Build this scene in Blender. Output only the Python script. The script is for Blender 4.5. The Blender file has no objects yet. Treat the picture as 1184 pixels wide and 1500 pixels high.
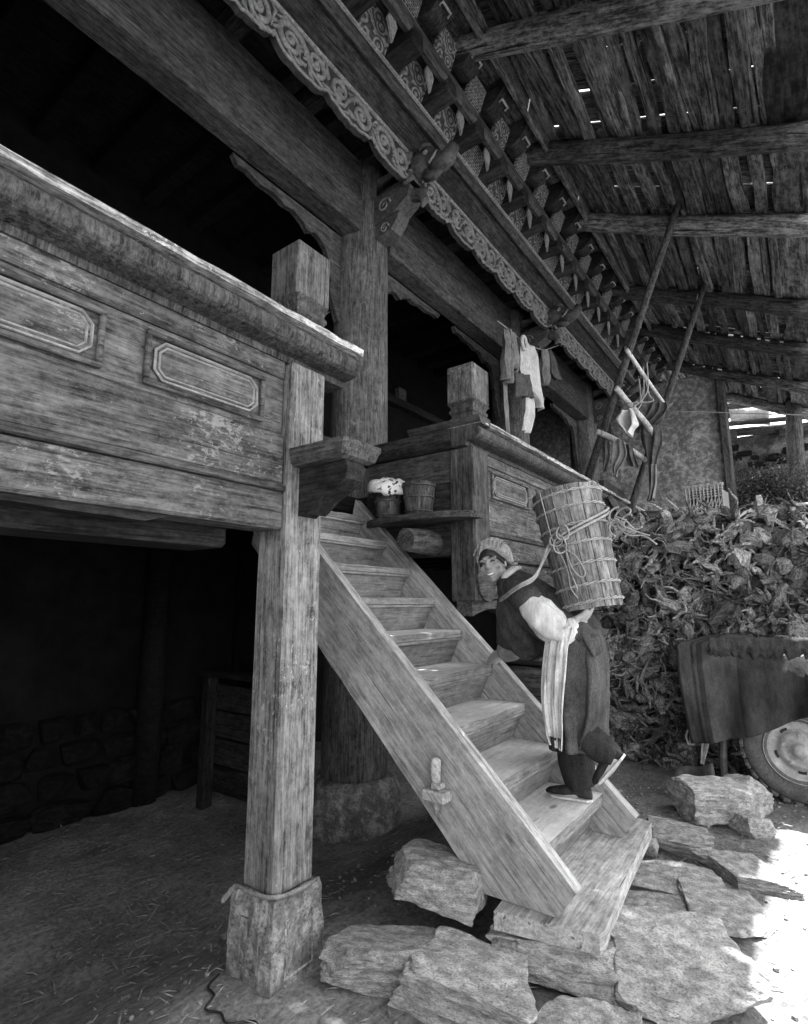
import bpy, math, random
from math import sin, cos, pi, radians, sqrt
from mathutils import Vector, Matrix, noise as mnoise
V = Vector
sc = bpy.context.scene
COL = sc.collection
# ------------------------------------------------------------------ camera
# world: +Y along the facade (away), +X outward from the house, +Z up, metres
FPX, YAW, PIT = 788.4, radians(-36.54), radians(9.583)
CAM = V((0, 0, 1.55))
cf = V((sin(YAW)*cos(PIT), cos(YAW)*cos(PIT), sin(PIT)))
cr = V((cos(YAW), -sin(YAW), 0)); cu = cr.cross(cf)
cam = bpy.data.cameras.new('camera'); co = bpy.data.objects.new('camera', cam); COL.objects.link(co)
co.matrix_world = Matrix(((cr.x, cu.x, -cf.x, CAM.x), (cr.y, cu.y, -cf.y, CAM.y), (cr.z, cu.z, -cf.z, CAM.z), (0, 0, 0, 1)))
cam.sensor_fit = 'HORIZONTAL'; cam.sensor_width = 36.0; cam.lens = 36.0*FPX/1184.0
cam.clip_start = .05; cam.clip_end = 2000
sc.camera = co
# ------------------------------------------------------------------ sky, sun, exposure
SUN = V((.157, .40, 1.0)).normalized()
wd = bpy.data.worlds.new('World'); sc.world = wd; wd.use_nodes = True
nt = wd.node_tree; nt.nodes.clear()
sk = nt.nodes.new('ShaderNodeTexSky'); sk.sky_type = 'NISHITA'; sk.sun_disc = False
sk.sun_elevation = math.asin(SUN.z); sk.sun_rotation = math.atan2(SUN.x, SUN.y)
bw = nt.nodes.new('ShaderNodeRGBToBW'); bg = nt.nodes.new('ShaderNodeBackground'); ow = nt.nodes.new('ShaderNodeOutputWorld')
bg.inputs['Strength'].default_value = .15
nt.links.new(sk.outputs[0], bw.inputs[0]); nt.links.new(bw.outputs[0], bg.inputs['Color']); nt.links.new(bg.outputs[0], ow.inputs[0])
sl = bpy.data.lights.new('sun', 'SUN'); sl.energy = 4.2; sl.angle = radians(.5); sl.color = (1, 1, 1)
so = bpy.data.objects.new('sun', sl); COL.objects.link(so); so.rotation_euler = SUN.to_track_quat('Z', 'Y').to_euler()
sc.view_settings.view_transform = 'Standard'; sc.view_settings.look = 'None'
sc.view_settings.exposure = 2.98; sc.view_settings.gamma = 1.0
sc.render.engine = 'CYCLES'

# ------------------------------------------------------------------ helpers
def P(px, py, **k):
    """point on a photograph ray at a given world plane (x=, y= or z=)"""
    d = cf*FPX + cr*(px-592) - cu*(py-750)
    (a, v), = k.items(); i = 'xyz'.index(a)
    return CAM + d*((v-CAM[i])/d[i])

class MB:
    def __init__(s): s.v = []; s.f = []
    def add(s, vs, fs, M=None):
        o = len(s.v)
        s.v += [tuple(M @ V(p)) if M is not None else tuple(p) for p in vs]
        s.f += [tuple(i+o for i in f) for f in fs]; return s
    def box(s, lo, hi, ch=.006, M=None):
        """chamfered box"""
        c = [(a+b)/2 for a, b in zip(lo, hi)]; h = [abs(b-a)/2 for a, b in zip(lo, hi)]
        e = min(ch, min(h)*.45); vs = []; idx = {}
        for sx in (-1, 1):
            for sy in (-1, 1):
                for sz in (-1, 1):
                    sg = (sx, sy, sz)
                    for ax in range(3):
                        p = [c[i]+sg[i]*(h[i]-(0 if i == ax else e)) for i in range(3)]
                        idx[(sg, ax)] = len(vs); vs.append(p)
        fs = []
        def q(*k): fs.append(tuple(idx[i] for i in k))
        for ax in range(3):
            a, b = [(1, 2), (2, 0), (0, 1)][ax]
            for sgn in (-1, 1):
                def g(u, w):
                    t = [0, 0, 0]; t[ax] = sgn; t[a] = u; t[b] = w; return tuple(t)
                L = [(g(-1, -1), ax), (g(1, -1), ax), (g(1, 1), ax), (g(-1, 1), ax)]
                q(*(L if sgn > 0 else L[::-1]))
        for ax in range(3):
            a, b = [(1, 2), (2, 0), (0, 1)][ax]
            for u in (-1, 1):
                for w in (-1, 1):
                    def g(t0):
                        t = [0, 0, 0]; t[ax] = t0; t[a] = u; t[b] = w; return tuple(t)
                    L = [(g(-1), a), (g(1), a), (g(1), b), (g(-1), b)]
                    q(*(L if u*w > 0 else L[::-1]))
        for k in [(x, y, z) for x in (-1, 1) for y in (-1, 1) for z in (-1, 1)]:
            L = [(k, 0), (k, 1), (k, 2)]
            q(*(L if k[0]*k[1]*k[2] > 0 else L[::-1]))
        return s.add(vs, fs, M)
    def prism(s, poly, lo, hi, ax=1, M=None):
        """polygon in the two other axes (order kept xyz), extruded along axis ax"""
        n = len(poly); o = [i for i in range(3) if i != ax]; vs = []
        for t in (lo, hi):
            for p in poly:
                q = [0, 0, 0]; q[ax] = t; q[o[0]] = p[0]; q[o[1]] = p[1]; vs.append(q)
        fs = [tuple(range(n))[::-1], tuple(range(n, 2*n))]
        fs += [(i, (i+1) % n, n+(i+1) % n, n+i) for i in range(n)]
        if ax == 1: fs = [f[::-1] for f in fs]
        return s.add(vs, fs, M)
    def tube(s, pts, r, n=8, cap=True, flat=1.0, jit=0, seed=0):
        pts = [V(p) for p in pts]; m = len(pts); rr = r if isinstance(r, (list, tuple)) else [r]*m
        rnd = random.Random(seed); vs = []; nrm = None
        for i in range(m):
            t = (pts[min(i+1, m-1)]-pts[max(i-1, 0)])
            if t.length < 1e-9: t = V((0, 0, 1))
            t.normalize()
            if nrm is None: nrm = t.orthogonal().normalized()
            nrm = nrm - t*nrm.dot(t)
            nrm = nrm.normalized() if nrm.length > 1e-6 else t.orthogonal().normalized()
            b = t.cross(nrm)
            for k in range(n):
                a = 2*pi*k/n; q = rr[i]*(1+jit*(rnd.random()-.5))
                vs.append(pts[i]+nrm*cos(a)*q+b*sin(a)*q*flat)
        fs = [(i*n+k, i*n+(k+1) % n, (i+1)*n+(k+1) % n, (i+1)*n+k) for i in range(m-1) for k in range(n)]
        if cap: fs += [tuple(range(n))[::-1], tuple(range((m-1)*n, m*n))]
        return s.add(vs, fs)
    def lathe(s, prof, n=24, M=None, wob=0, seed=0, cap=True):
        vs = []; m = len(prof)
        for r, z in prof:
            for k in range(n):
                a = 2*pi*k/n; q = r*(1+wob*mnoise.noise(V((cos(a)*1.5+seed, sin(a)*1.5, z*2))))
                vs.append((q*cos(a), q*sin(a), z))
        fs = [(i*n+k, i*n+(k+1) % n, (i+1)*n+(k+1) % n, (i+1)*n+k) for i in range(m-1) for k in range(n)]
        if cap: fs += [tuple(range(n))[::-1], tuple(range((m-1)*n, m*n))]
        return s.add(vs, fs, M)
    def ell(s, c, r, M=None, nu=16, nv=10):
        vs = []; fs = []
        for j in range(1, nv):
            t = pi*j/nv
            for i in range(nu):
                a = 2*pi*i/nu; vs.append((c[0]+r[0]*sin(t)*cos(a), c[1]+r[1]*sin(t)*sin(a), c[2]-r[2]*cos(t)))
        for j in range(nv-2):
            for i in range(nu): fs.append((j*nu+i, j*nu+(i+1) % nu, (j+1)*nu+(i+1) % nu, (j+1)*nu+i))
        b = len(vs); vs += [(c[0], c[1], c[2]-r[2]), (c[0], c[1], c[2]+r[2])]
        for i in range(nu): fs.append((b, (i+1) % nu, i)); fs.append((b+1, (nv-2)*nu+i, (nv-2)*nu+(i+1) % nu))
        return s.add(vs, fs, M)
    def grid(s, rows, close=False):
        m = len(rows); n = len(rows[0]); vs = [p for r in rows for p in r]
        fs = [(i*n+k, i*n+(k+1) % n, (i+1)*n+(k+1) % n, (i+1)*n+k) for i in range(m-1) for k in range(n if close else n-1)]
        return s.add(vs, fs)
    def mesh(s, name, smooth=False):
        me = bpy.data.meshes.new(name); me.from_pydata(s.v, [], s.f); me.update()
        if smooth: me.polygons.foreach_set('use_smooth', [True]*len(me.polygons))
        return me
    def obj(s, name, mat, parent=None, smooth=False, loc=None, rot=None):
        return mk(name, s.mesh(name, smooth), mat, parent, loc, rot)

def mk(name, me, mat, parent=None, loc=None, rot=None):
    if mat is not None and not me.materials: me.materials.append(mat)
    o = bpy.data.objects.new(name, me); COL.objects.link(o)
    if mat is not None and me.materials and me.materials[0] != mat:
        o.material_slots[0].link = 'OBJECT'; o.material_slots[0].material = mat
    if parent is not None: o.parent = parent
    if loc is not None: o.location = loc
    if rot is not None: o.rotation_euler = rot
    return o
def tag(o, label, cat, group=None):
    o['label'] = label; o['category'] = cat
    if group: o['group'] = group
    return o
def thing(name, label, cat, loc=(0, 0, 0), group=None):
    o = bpy.data.objects.new(name, None); COL.objects.link(o); o.location = loc; o.empty_display_size = .1
    return tag(o, label, cat, group)
def kind(o, k): o['kind'] = k; return o
def sub(o, n=1):
    m = o.modifiers.new('subdivision', 'SUBSURF'); m.levels = n; m.render_levels = n; return o
def fbm(p, o=4): return mnoise.fractal(V(p), .9, 2.1, o)

# ------------------------------------------------------------------ materials (all greys: the photograph is black and white)
class NT:
    def __init__(s, name, rough=.85, spec=.15):
        s.m = bpy.data.materials.new(name); s.m.use_nodes = True; s.t = s.m.node_tree; s.t.nodes.clear()
        s.b = s.n('ShaderNodeBsdfPrincipled'); s.o = s.n('ShaderNodeOutputMaterial'); s.l(s.b.outputs[0], s.o.inputs[0])
        s.b.inputs['Roughness'].default_value = rough; s.b.inputs['Specular IOR Level'].default_value = spec
        s.tc = s.n('ShaderNodeTexCoord'); s.oi = s.n('ShaderNodeObjectInfo')
        mul = s.n('ShaderNodeVectorMath'); mul.operation = 'SCALE'; mul.inputs[0].default_value = (13.1, 7.7, 5.3)
        s.l(s.oi.outputs['Random'], mul.inputs['Scale'])
        ad = s.n('ShaderNodeVectorMath'); ad.operation = 'ADD'; s.l(s.tc.outputs['Object'], ad.inputs[0]); s.l(mul.outputs[0], ad.inputs[1])
        s.co = ad.outputs[0]
    def n(s, t): return s.t.nodes.new(t)
    def l(s, a, b): s.t.links.new(a, b)
    def map(s, sx, sy, sz, co=None):
        m = s.n('ShaderNodeMapping'); m.inputs['Scale'].default_value = (sx, sy, sz); s.l(co or s.co, m.inputs['Vector']); return m.outputs[0]
    def noise(s, co, sca, det=6, rough=.6, dist=0):
        x = s.n('ShaderNodeTexNoise'); x.inputs['Scale'].default_value = sca; x.inputs['Detail'].default_value = det
        x.inputs['Roughness'].default_value = rough; x.inputs['Distortion'].default_value = dist; s.l(co, x.inputs['Vector']); return x.outputs['Fac']
    def vor(s, co, sca, feat='F1', out='Distance'):
        x = s.n('ShaderNodeTexVoronoi'); x.feature = feat; x.inputs['Scale'].default_value = sca; s.l(co, x.inputs['Vector']); return x.outputs[out]
    def ramp(s, f, stops):
        x = s.n('ShaderNodeValToRGB'); e = x.color_ramp.elements
        while len(e) < len(stops): e.new(.5)
        for k, (p, c) in enumerate(stops): e[k].position = p; e[k].color = (c, c, c, 1)
        s.l(f, x.inputs[0]); return x.outputs[0]
    def mix(s, a, b, f, op='MIX'):
        x = s.n('ShaderNodeMix'); x.data_type = 'RGBA'; x.blend_type = op
        for v, i in ((f, 0), (a, 6), (b, 7)):
            if isinstance(v, (int, float)): x.inputs[i].default_value = v if i == 0 else (v, v, v, 1)
            else: s.l(v, x.inputs[i])
        return x.outputs[2]
    def math(s, op, a, b=0.0):
        x = s.n('ShaderNodeMath'); x.operation = op
        for v, i in ((a, 0), (b, 1)):
            if isinstance(v, (int, float)): x.inputs[i].default_value = v
            else: s.l(v, x.inputs[i])
        return x.outputs[0]
    def col(s, c):
        if isinstance(c, (int, float)): s.b.inputs['Base Color'].default_value = (c, c, c, 1)
        else: s.l(c, s.b.inputs['Base Color'])
    def bump(s, h, st=.5, d=.01):
        x = s.n('ShaderNodeBump'); x.inputs['Strength'].default_value = st; x.inputs['Distance'].default_value = d
        s.l(h, x.inputs['Height']); s.l(x.outputs[0], s.b.inputs['Normal'])

def wood(name, lo, hi, axis, chips=0.0, crack=.6, grain=1.0, bump=.6, stain=.5, rough=.8, rot=0, vary=.35, dk=.18):
    m = NT(name, rough)
    if rot:
        r = m.n('ShaderNodeMapping'); r.inputs['Rotation'].default_value = (0, rot, 0); m.l(m.co, r.inputs['Vector']); m.co = r.outputs[0]
    def ax(al, ac): return [al if i == axis else ac for i in range(3)]
    fine = m.noise(m.map(*ax(1.6, 30*grain)), 3, 8, .75, .12)
    mid = m.noise(m.map(*ax(.8, 10*grain)), 3, 8, .7, .3)
    iso = m.noise(m.map(*ax(.6, 1)), 24, 8, .78)
    big = m.noise(m.map(*ax(.8, 1.6)), 1.6, 6, .65)
    f = m.math('ADD', m.math('ADD', m.math('MULTIPLY', fine, .42), m.math('MULTIPLY', mid, .22)), m.math('MULTIPLY', iso, .36))
    c = m.ramp(f, [(.405-.02*(dk > .3), lo*dk), (.465, lo), (.57+.03*(dk > .3), hi), (.66, hi*(1.6-dk*.7))])
    c = m.mix(c, m.ramp(big, [(.3, 1-stain), (.5, 1-.3*stain), (.68, 1.15)]), 1.0, 'MULTIPLY')
    c = m.mix(c, m.ramp(m.oi.outputs['Random'], [(0, 1-vary), (1, 1+vary)]), 1.0, 'MULTIPLY')
    # long drying cracks
    ck = m.noise(m.map(*ax(.3, 10)), 4, 4, .5, .4)
    ckm = m.ramp(ck, [(.32, 1), (.345, 0)])
    c = m.mix(c, lo*.12, m.math('MULTIPLY', ckm, crack))
    # knots
    kn = m.vor(m.map(*ax(1.1, 2.6)), 1.6)
    knm = m.ramp(kn, [(.045, 1), (.085, 0)])
    c = m.mix(c, lo*.2, m.math('MULTIPLY', knm, .7))
    # fine pale scratches everywhere, flaked paint where asked
    sc1 = m.noise(m.map(*ax(3.5, 14)), 5, 8, .8, 1.2)
    c = m.mix(c, min(.7, hi*1.9), m.math('MULTIPLY', m.ramp(sc1, [(.66, 0), (.70, 1)]), .45))
    if chips > 0:
        s1 = m.noise(m.map(*ax(9, 15)), 3, 9, .8, .4); s2 = m.noise(m.co, 1.9, 4, .6)
        sm = m.ramp(m.math('ADD', m.math('MULTIPLY', s1, .6), m.math('MULTIPLY', s2, .4)), [(.60-.05*chips, 0), (.625-.05*chips, 1)])
        c = m.mix(c, min(.75, hi*1.9), m.math('MULTIPLY', sm, .5))
        fl = m.noise(m.co, 55, 4, .7, .3); gate = m.ramp(m.noise(m.co, 2.6, 4, .6), [(.42, 0), (.6, 1)])
        c = m.mix(c, min(.8, hi*2.6), m.math('MULTIPLY', m.math('MULTIPLY', m.ramp(fl, [(.66, 0), (.69, 1)]), gate), .5))
    m.col(c)
    h = m.math('SUBTRACT', f, m.math('MULTIPLY', ckm, .5)); m.bump(h, bump, .012)
    return m.m
def stone(name, lo, hi, sca=1.0, bump=.8):
    m = NT(name, .9)
    a = m.noise(m.co, 3*sca, 10, .68, .3); b = m.noise(m.co, 22*sca, 6, .7); v = m.vor(m.map(1, 1, 1.6), 5*sca, 'DISTANCE_TO_EDGE')
    c = m.ramp(a, [(.32, lo*.6), (.47, lo), (.62, hi)])
    c = m.mix(c, m.ramp(m.oi.outputs['Random'], [(0, .78), (1, 1.12)]), 1.0, 'MULTIPLY')
    c = m.mix(c, m.ramp(b, [(.34, .35), (.47, .95), (.68, 1.3)]), 1.0, 'MULTIPLY')
    c = m.mix(lo*.4, c, m.ramp(v, [(.0, .82), (.02, 1)]))
    m.col(c); m.bump(m.math('ADD', m.math('MULTIPLY', a, .7), m.math('MULTIPLY', b, .3)), bump, .03); return m.m
def plain(name, lo, hi, sca=20, rough=.8, bump=.2, spec=.15, dist=.005):
    m = NT(name, rough, spec); a = m.noise(m.co, sca, 8, .65); b = m.noise(m.co, sca*.18, 4, .6)
    c = m.mix(m.ramp(a, [(.3, lo), (.7, hi)]), m.ramp(b, [(.3, .65), (.7, 1.15)]), 1.0, 'MULTIPLY')
    m.col(c); m.bump(a, bump, dist); return m.m
def fabric(name, lo, hi, weave=220, sca=5, wv=.5):
    m = NT(name, .95, .05)
    a = m.noise(m.co, sca, 6, .6); w = m.noise(m.map(1, 1, .35), weave, 3, .6); mid = m.noise(m.map(2.2, 2.2, .5), sca*4, 5, .6)
    c = m.ramp(m.math('ADD', m.math('MULTIPLY', a, .55), m.math('MULTIPLY', mid, .45)), [(.34, lo), (.64, hi)])
    c = m.mix(c, m.ramp(w, [(.3, 1-wv), (.7, 1+wv*.6)]), 1.0, 'MULTIPLY')
    m.col(c); m.bump(m.math('ADD', m.math('MULTIPLY', w, .35), mid), .5, .008); return m.m

W = {}
for k, nm in ((0, 'x'), (1, 'y'), (2, 'z')):
    W['mid'+nm] = wood('weathered timber '+nm, .036, .105, k, vary=.2)
    W['dark'+nm] = wood('dark timber '+nm, .012, .045, k, bump=.8)  # much darker tone of the house timber
    W['chip'+nm] = wood('flaking painted timber '+nm, .048, .135, k, chips=.7, grain=.8, vary=.12)
    W['pale'+nm] = wood('worn bare timber '+nm, .28, .6, k, crack=.7, stain=.35, grain=.9, vary=.15, dk=.55)
    W['roof'+nm] = wood('rough split timber '+nm, .034, .17, k, crack=.9, bump=1.0, grain=.5, stain=.6, vary=.65)
W['colz'] = wood('round column timber', .055, .15, 2, vary=.0, chips=.3)
M_stair = wood('scrubbed stair timber', .22, .46, 0, crack=.8, stain=.35, grain=.8, rot=-radians(44), vary=.08, dk=.5)
M_post = wood('scuffed post timber', .10, .25, 2, chips=.6, crack=.7, stain=.4, vary=.0)
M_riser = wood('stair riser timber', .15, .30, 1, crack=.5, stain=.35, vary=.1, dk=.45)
M_tread = wood('trodden lit stair timber', .5, .7, 1, crack=.3, stain=.25, vary=.08, dk=.75)  # worn tread tops, made paler still to stand in for brighter light
M_cap = wood('chipped rail cap timber', .12, .42, 1, chips=.9)
M_stave = wood('barrel stave timber', .09, .25, 2, crack=.5, stain=.35, vary=.25)
M_shade = plain('shaded plaster', .003, .011, 6, .95, .6)  # shade of the closed rooms put into the wall colour
M_shadew = wood('shaded timber', .006, .02, 1)  # indoor darkness painted into the timber colour
M_carve = plain('pale carved relief', .11, .26, 40, .7, .3)
M_carved = plain('dark carved ground', .02, .06, 30, .8, .3)  # board tone set darker than the scrolls standing on it
M_carve2 = plain('dark carved timber', .02, .11, 30, .6, .35, .3)
M_mud = stone('mud plaster', .18, .38, 3.4, 1.0)
M_rub = stone('rubble wall stone', .07, .2, 1.2)
M_rubd = stone('shaded rubble stone', .004, .014, 2.0)  # rubble again, with the cellar's shade painted into the colour
M_rock = stone('pale limestone rock', .28, .48, 2.6, 1.0)
M_pave = stone('worn paving stone', .24, .40, 3.0, 1.0)
M_base = stone('carved base stone', .15, .36, 3.5, 1.0)
M_rope = plain('straw rope', .16, .4, 120, .9, .5)
M_skin = plain('skin', .27, .31, 60, .5, .03, .35)
M_hair = plain('black hair', .008, .03, 80, .5, .4, .3)
M_white = fabric('white cotton', .30, .58, 260, 7, .15)
M_sash = fabric('cream sash', .28, .6, 260, 14, .25)
M_robe = fabric('dark wool robe', .025, .075, 240, 6)
M_skirt = fabric('grey wool skirt', .03, .085, 240, 5)
M_trou = fabric('black wool trousers', .012, .04, 240, 4)
M_scarf = fabric('faded head scarf', .12, .42, 200, 9)
M_cuff = fabric('faded cuff lining', .12, .3, 240, 9)
M_blank = fabric('dark felt blanket', .02, .05, 300, 4)
M_blank2 = fabric('light felt stripe', .04, .09, 300, 4)
M_rag = fabric('dark rag', .03, .12, 220, 7)
M_rag2 = fabric('mid grey rag', .1, .26, 220, 7)
M_rag3 = fabric('pale rag', .35, .62, 220, 7)
M_rubber = plain('dusty rubber', .06, .15, 60, .85, .6)
M_rim = plain('dusty painted steel', .2, .4, 40, .6, .2, .4)
M_metal = plain('rusty sheet metal', .04, .12, 22, .6, .4, .4)
M_black = plain('black enamel', .01, .03, 30, .5, .2, .4)
M_teeth = plain('teeth', .7, .8, 30, .4, .0)
M_straw = plain('dry straw', .10, .32, 40, .9, .2)
M_leaf = plain('dark leaf', .03, .09, 30, .8, .2)
M_root = wood('weathered root wood', .09, .38, 0, crack=.5, grain=.4, bump=.9, stain=.5, vary=.6)
M_cutw = plain('broken root wood', .25, .5, 30, .9, .4)
M_wicker = plain('dry wicker', .18, .46, 60, .85, .5)

def patt(name, mode):
    m = NT(name, .75)
    g = m.tc.outputs['Generated']
    if mode == 'flower':
        v = m.vor(m.map(1, 3.0, 3.0, g), 1.0, 'F1'); r = m.ramp(m.math('FRACT', m.math('MULTIPLY', v, 3.4)), [(.35, .05), (.45, .19), (.85, .16), (.95, .02)])
    else:
        x = m.n('ShaderNodeTexWave'); x.wave_type = 'BANDS'; x.bands_direction = 'DIAGONAL'; x.inputs['Scale'].default_value = 2.2; m.l(m.map(1, 1.6, 1.6, g), x.inputs['Vector'])
        y = m.n('ShaderNodeTexBrick'); y.inputs['Scale'].default_value = 3.2; y.inputs['Mortar Size'].default_value = .05
        y.inputs['Color1'].default_value = (.03,)*3+(1,); y.inputs['Color2'].default_value = (.05,)*3+(1,); y.inputs['Mortar'].default_value = (.2,)*3+(1,)
        sw = m.n('ShaderNodeSeparateXYZ'); m.l(g, sw.inputs[0]); cb = m.n('ShaderNodeCombineXYZ'); m.l(sw.outputs[1], cb.inputs[0]); m.l(sw.outputs[2], cb.inputs[1]); m.l(cb.outputs[0], y.inputs['Vector'])
        r = y.outputs['Color']
    n = m.noise(m.co, 30, 5, .6); m.col(m.mix(r, m.ramp(n, [(.35, .35), (.6, 1)]), 1.0, 'MULTIPLY')); return m.m
M_flow = patt('painted flower block', 'flower'); M_fret = patt('painted fret block', 'fret')
M_frag = plain('chipped pale paint', .1, .34, 50, .8, .3)
def spotted():
    m = NT('spotted cloth', .9, .05); n = m.noise(m.co, 22, 3, .5); m.col(m.ramp(n, [(.40, .04), (.43, .6)])); return m.m
M_spot = spotted()

# ------------------------------------------------------------------ ground
def gz(x, y):
    """height of the yard: it drops under the house"""
    t = max(0, min(1, (-1.95-x)/1.2)); t = t*t*(3-2*t)
    z = -.3*t + .035*fbm((x*.9, y*.9, 3), 4) + .012*fbm((x*4, y*4, 9), 3)
    d = max(0, min(1, (y-3)/3)); return z
def ground():
    m = NT('trampled earth', .95, .05)
    a = m.noise(m.co, 1.3, 10, .65); b = m.noise(m.co, 38, 6, .75); c3 = m.noise(m.map(3, 1, 1), 8, 6, .7)
    c = m.ramp(a, [(.3, .10), (.5, .17), (.7, .27)])
    c = m.mix(c, m.ramp(b, [(.32, .5), (.5, 1), (.68, 1.45)]), 1.0, 'MULTIPLY'); c = m.mix(c, m.ramp(c3, [(.35, .72), (.6, 1.1)]), 1.0, 'MULTIPLY')
    m.col(c); m.bump(m.math('ADD', m.math('MULTIPLY', b, .5), m.math('MULTIPLY', c3, .5)), .9, .025)
    def axis(lo, hi, st, far):
        out = [lo+i*st for i in range(int((hi-lo)/st)+1)]; s = st; a = lo; b = out[-1]; L = []; R = []
        while b < far: s *= 1.35; b += s; R.append(b); a -= s; L.append(a)
        return L[::-1]+out+R
    xs = axis(-6.2, 1.2, .045, 400); ys = axis(.2, 7.6, .045, 400)
    rows = [[(x, y, gz(x, y) if -7 < x < 3 and -2 < y < 14 else (gz(-7, 5) if x <= -7 else .0)) for x in xs] for y in ys]
    o = MB().grid(rows).obj('ground', m.m, smooth=True); kind(o, 'structure'); return o
ground()

# ------------------------------------------------------------------ the house
house = thing('timber_house', 'old timber house with raised veranda, carved frieze and wide plank eaves', 'house', (-1.9, 1.7, 0))
HO = V(house.location)
def hp(mb, name, mat, smooth=False, parent=None):
    """part of the house from world coordinates"""
    o = mb.obj(name, mat, parent or house, smooth)
    if parent is None: o.location = -HO
    return o
Y0, Y1 = -4.2, 11.85          # near and far end of the house
COLY = [.28, 3.73, 7.12, 10.5]
CX = -3.3
# walls that close the dark rooms
w = MB().box((-5.75, Y0, -.8), (-5.45, Y1, 6.3), .01); hp(w, 'back_wall', M_shade)
w = MB().box((-5.45, Y0, -.8), (-1.2, Y0+.25, 6.3), .01); hp(w, 'gable_wall', M_shade)
# veranda floor: boards, joists
fl = hp(MB().box((-5.45, Y0+.25, 2.31), (-2.02, 2.30, 2.45), .01), 'veranda_floor', M_shadew)
hp(MB().box((-5.45, 2.302, 2.31), (-3.06, 3.46, 2.45), .01), 'veranda_floor', M_shadew)
hp(MB().box((-5.45, 3.462, 2.31), (-2.02, Y1, 2.45), .01), 'veranda_floor', M_shadew)
jm = MB().box((-1.7, -.07, -.09), (1.7, .07, .09), .02).mesh('floor_joist')
y = Y0+.7
while y < Y1-.3:
    if not 2.25 < y < 3.5: mk('floor_joist', jm, M_shadew, house, V((-3.74, y, 2.217))-HO)
    y += .62
# inner beam below the near balcony
hp(MB().box((-2.45, Y0+.25, 1.95), (-2.2, 1.95, 2.12), .03), 'floor_beam', W['darky'])
# ceiling of the veranda
hp(MB().box((-5.45, Y0+.25, 6.06), (-2.62, Y1, 6.16), .01), 'veranda_ceiling', M_shadew)
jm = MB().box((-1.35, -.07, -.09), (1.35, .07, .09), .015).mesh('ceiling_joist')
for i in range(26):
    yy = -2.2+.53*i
    mk('ceiling_joist', jm, M_shadew, house, V((-4.05, yy, 5.965))-HO)
# painted blocks along the inner wall
bm_ = MB().box((-.05, -.11, -.1), (.05, .11, .1), .01).mesh('wall_block')
for i in range(14): mk('wall_block', bm_, M_flow, house, V((-5.38, -.9+.62*i, 5.15))-HO)
hp(MB().box((-5.45, Y0+.25, 4.9), (-5.3, Y1, 5.03), .01), 'wall_rail', W['darky'])

# big round columns on stone drums
for i, cy in enumerate(COLY):
    pr = [(.285, -.12+.2), (.29, .3), (.284, 1.2), (.276, 2.6), (.268, 4.2), (.26, 5.4), (.258, 5.9)]
    prof = []
    for a, b in zip(pr, pr[1:]):
        for k in range(4): t = k/4; prof.append((a[0]+(b[0]-a[0])*t, a[1]+(b[1]-a[1])*t))
    prof.append(pr[-1])
    c = hp(MB().lathe(prof, 40, Matrix.Translation((CX, cy, 0)), .03, i*7), 'column', W['midz'] if i else W['chipz'], True)
    c.data.materials.clear(); c.data.materials.append(W['colz'])
    hp(MB().lathe([(.36, -.55), (.41, -.4), (.42, -.2), (.4, -.02), (.34, .085), (.3, .1)], 32, Matrix.Translation((CX, cy, 0)), .12, i), 'column_base', M_base, True)
    # capital block under the lintel
    hp(MB().box((CX-.2, cy-.2, 5.905), (CX+.2, cy+.2, 6.05), .02), 'capital', W['darkz'])
# lintels, two tiers, one length per bay
ends = [Y0+.25]+COLY+[Y1-.01]
for a, b in zip(ends, ends[1:]):
    ya = a if a == ends[0] else a+.22; yb = b if b == ends[-1] else b-.22
    hp(MB().box((-3.33, ya, 5.1), (-3.1, yb, 5.46), .012), 'lintel', W['midy'])
    hp(MB().box((-3.36, ya, 5.463), (-3.125, yb, 5.86), .012), 'upper_lintel', W['midy'])
    for cy, sg in ((a, 1), (b, -1)):
        if cy in (ends[0], ends[-1]) or (cy == COLY[0] and sg > 0): continue
        pl = [(1.52, 5.096), (1.47, 5.03), (1.38, 5.045), (1.25, 5.01), (1.1, 5.02), (.98, 4.985), (.88, 5.005), (.78, 4.965), (.7, 4.9), (.62, 4.94), (.54, 4.92),
              (.47, 4.86), (.43, 4.76), (.425, 4.62), (.38, 4.56), (.41, 4.5), (.385, 4.42), (.33, 4.3), (.29, 4.2), (.255, 4.2), (.255, 5.096)]
        pl2 = [(cy+sg*p, q) for p, q in pl]
        if sg < 0: pl2 = pl2[::-1]
        s_ = hp(MB().prism(pl2, -3.39, -3.335, 0), 'spandrel', W['midy'])
        edge = [(-3.337, cy+sg*p, q) for p, q in pl[:-2]]
        e = MB().tube(edge, .010, 6); e.obj('edge_moulding', W['midy'], s_, True)

# joists over the lintel carrying the frieze
jm = MB().box((-.48, -.075, -.08), (.48, .075, .08), .012).mesh('eave_joist')
for i in range(16):
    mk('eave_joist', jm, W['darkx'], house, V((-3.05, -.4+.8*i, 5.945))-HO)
hp(MB().box((-3.12, Y0+.2, 6.03), (-2.66, Y1, 6.055), .005), 'soffit', W['darky'])

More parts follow.
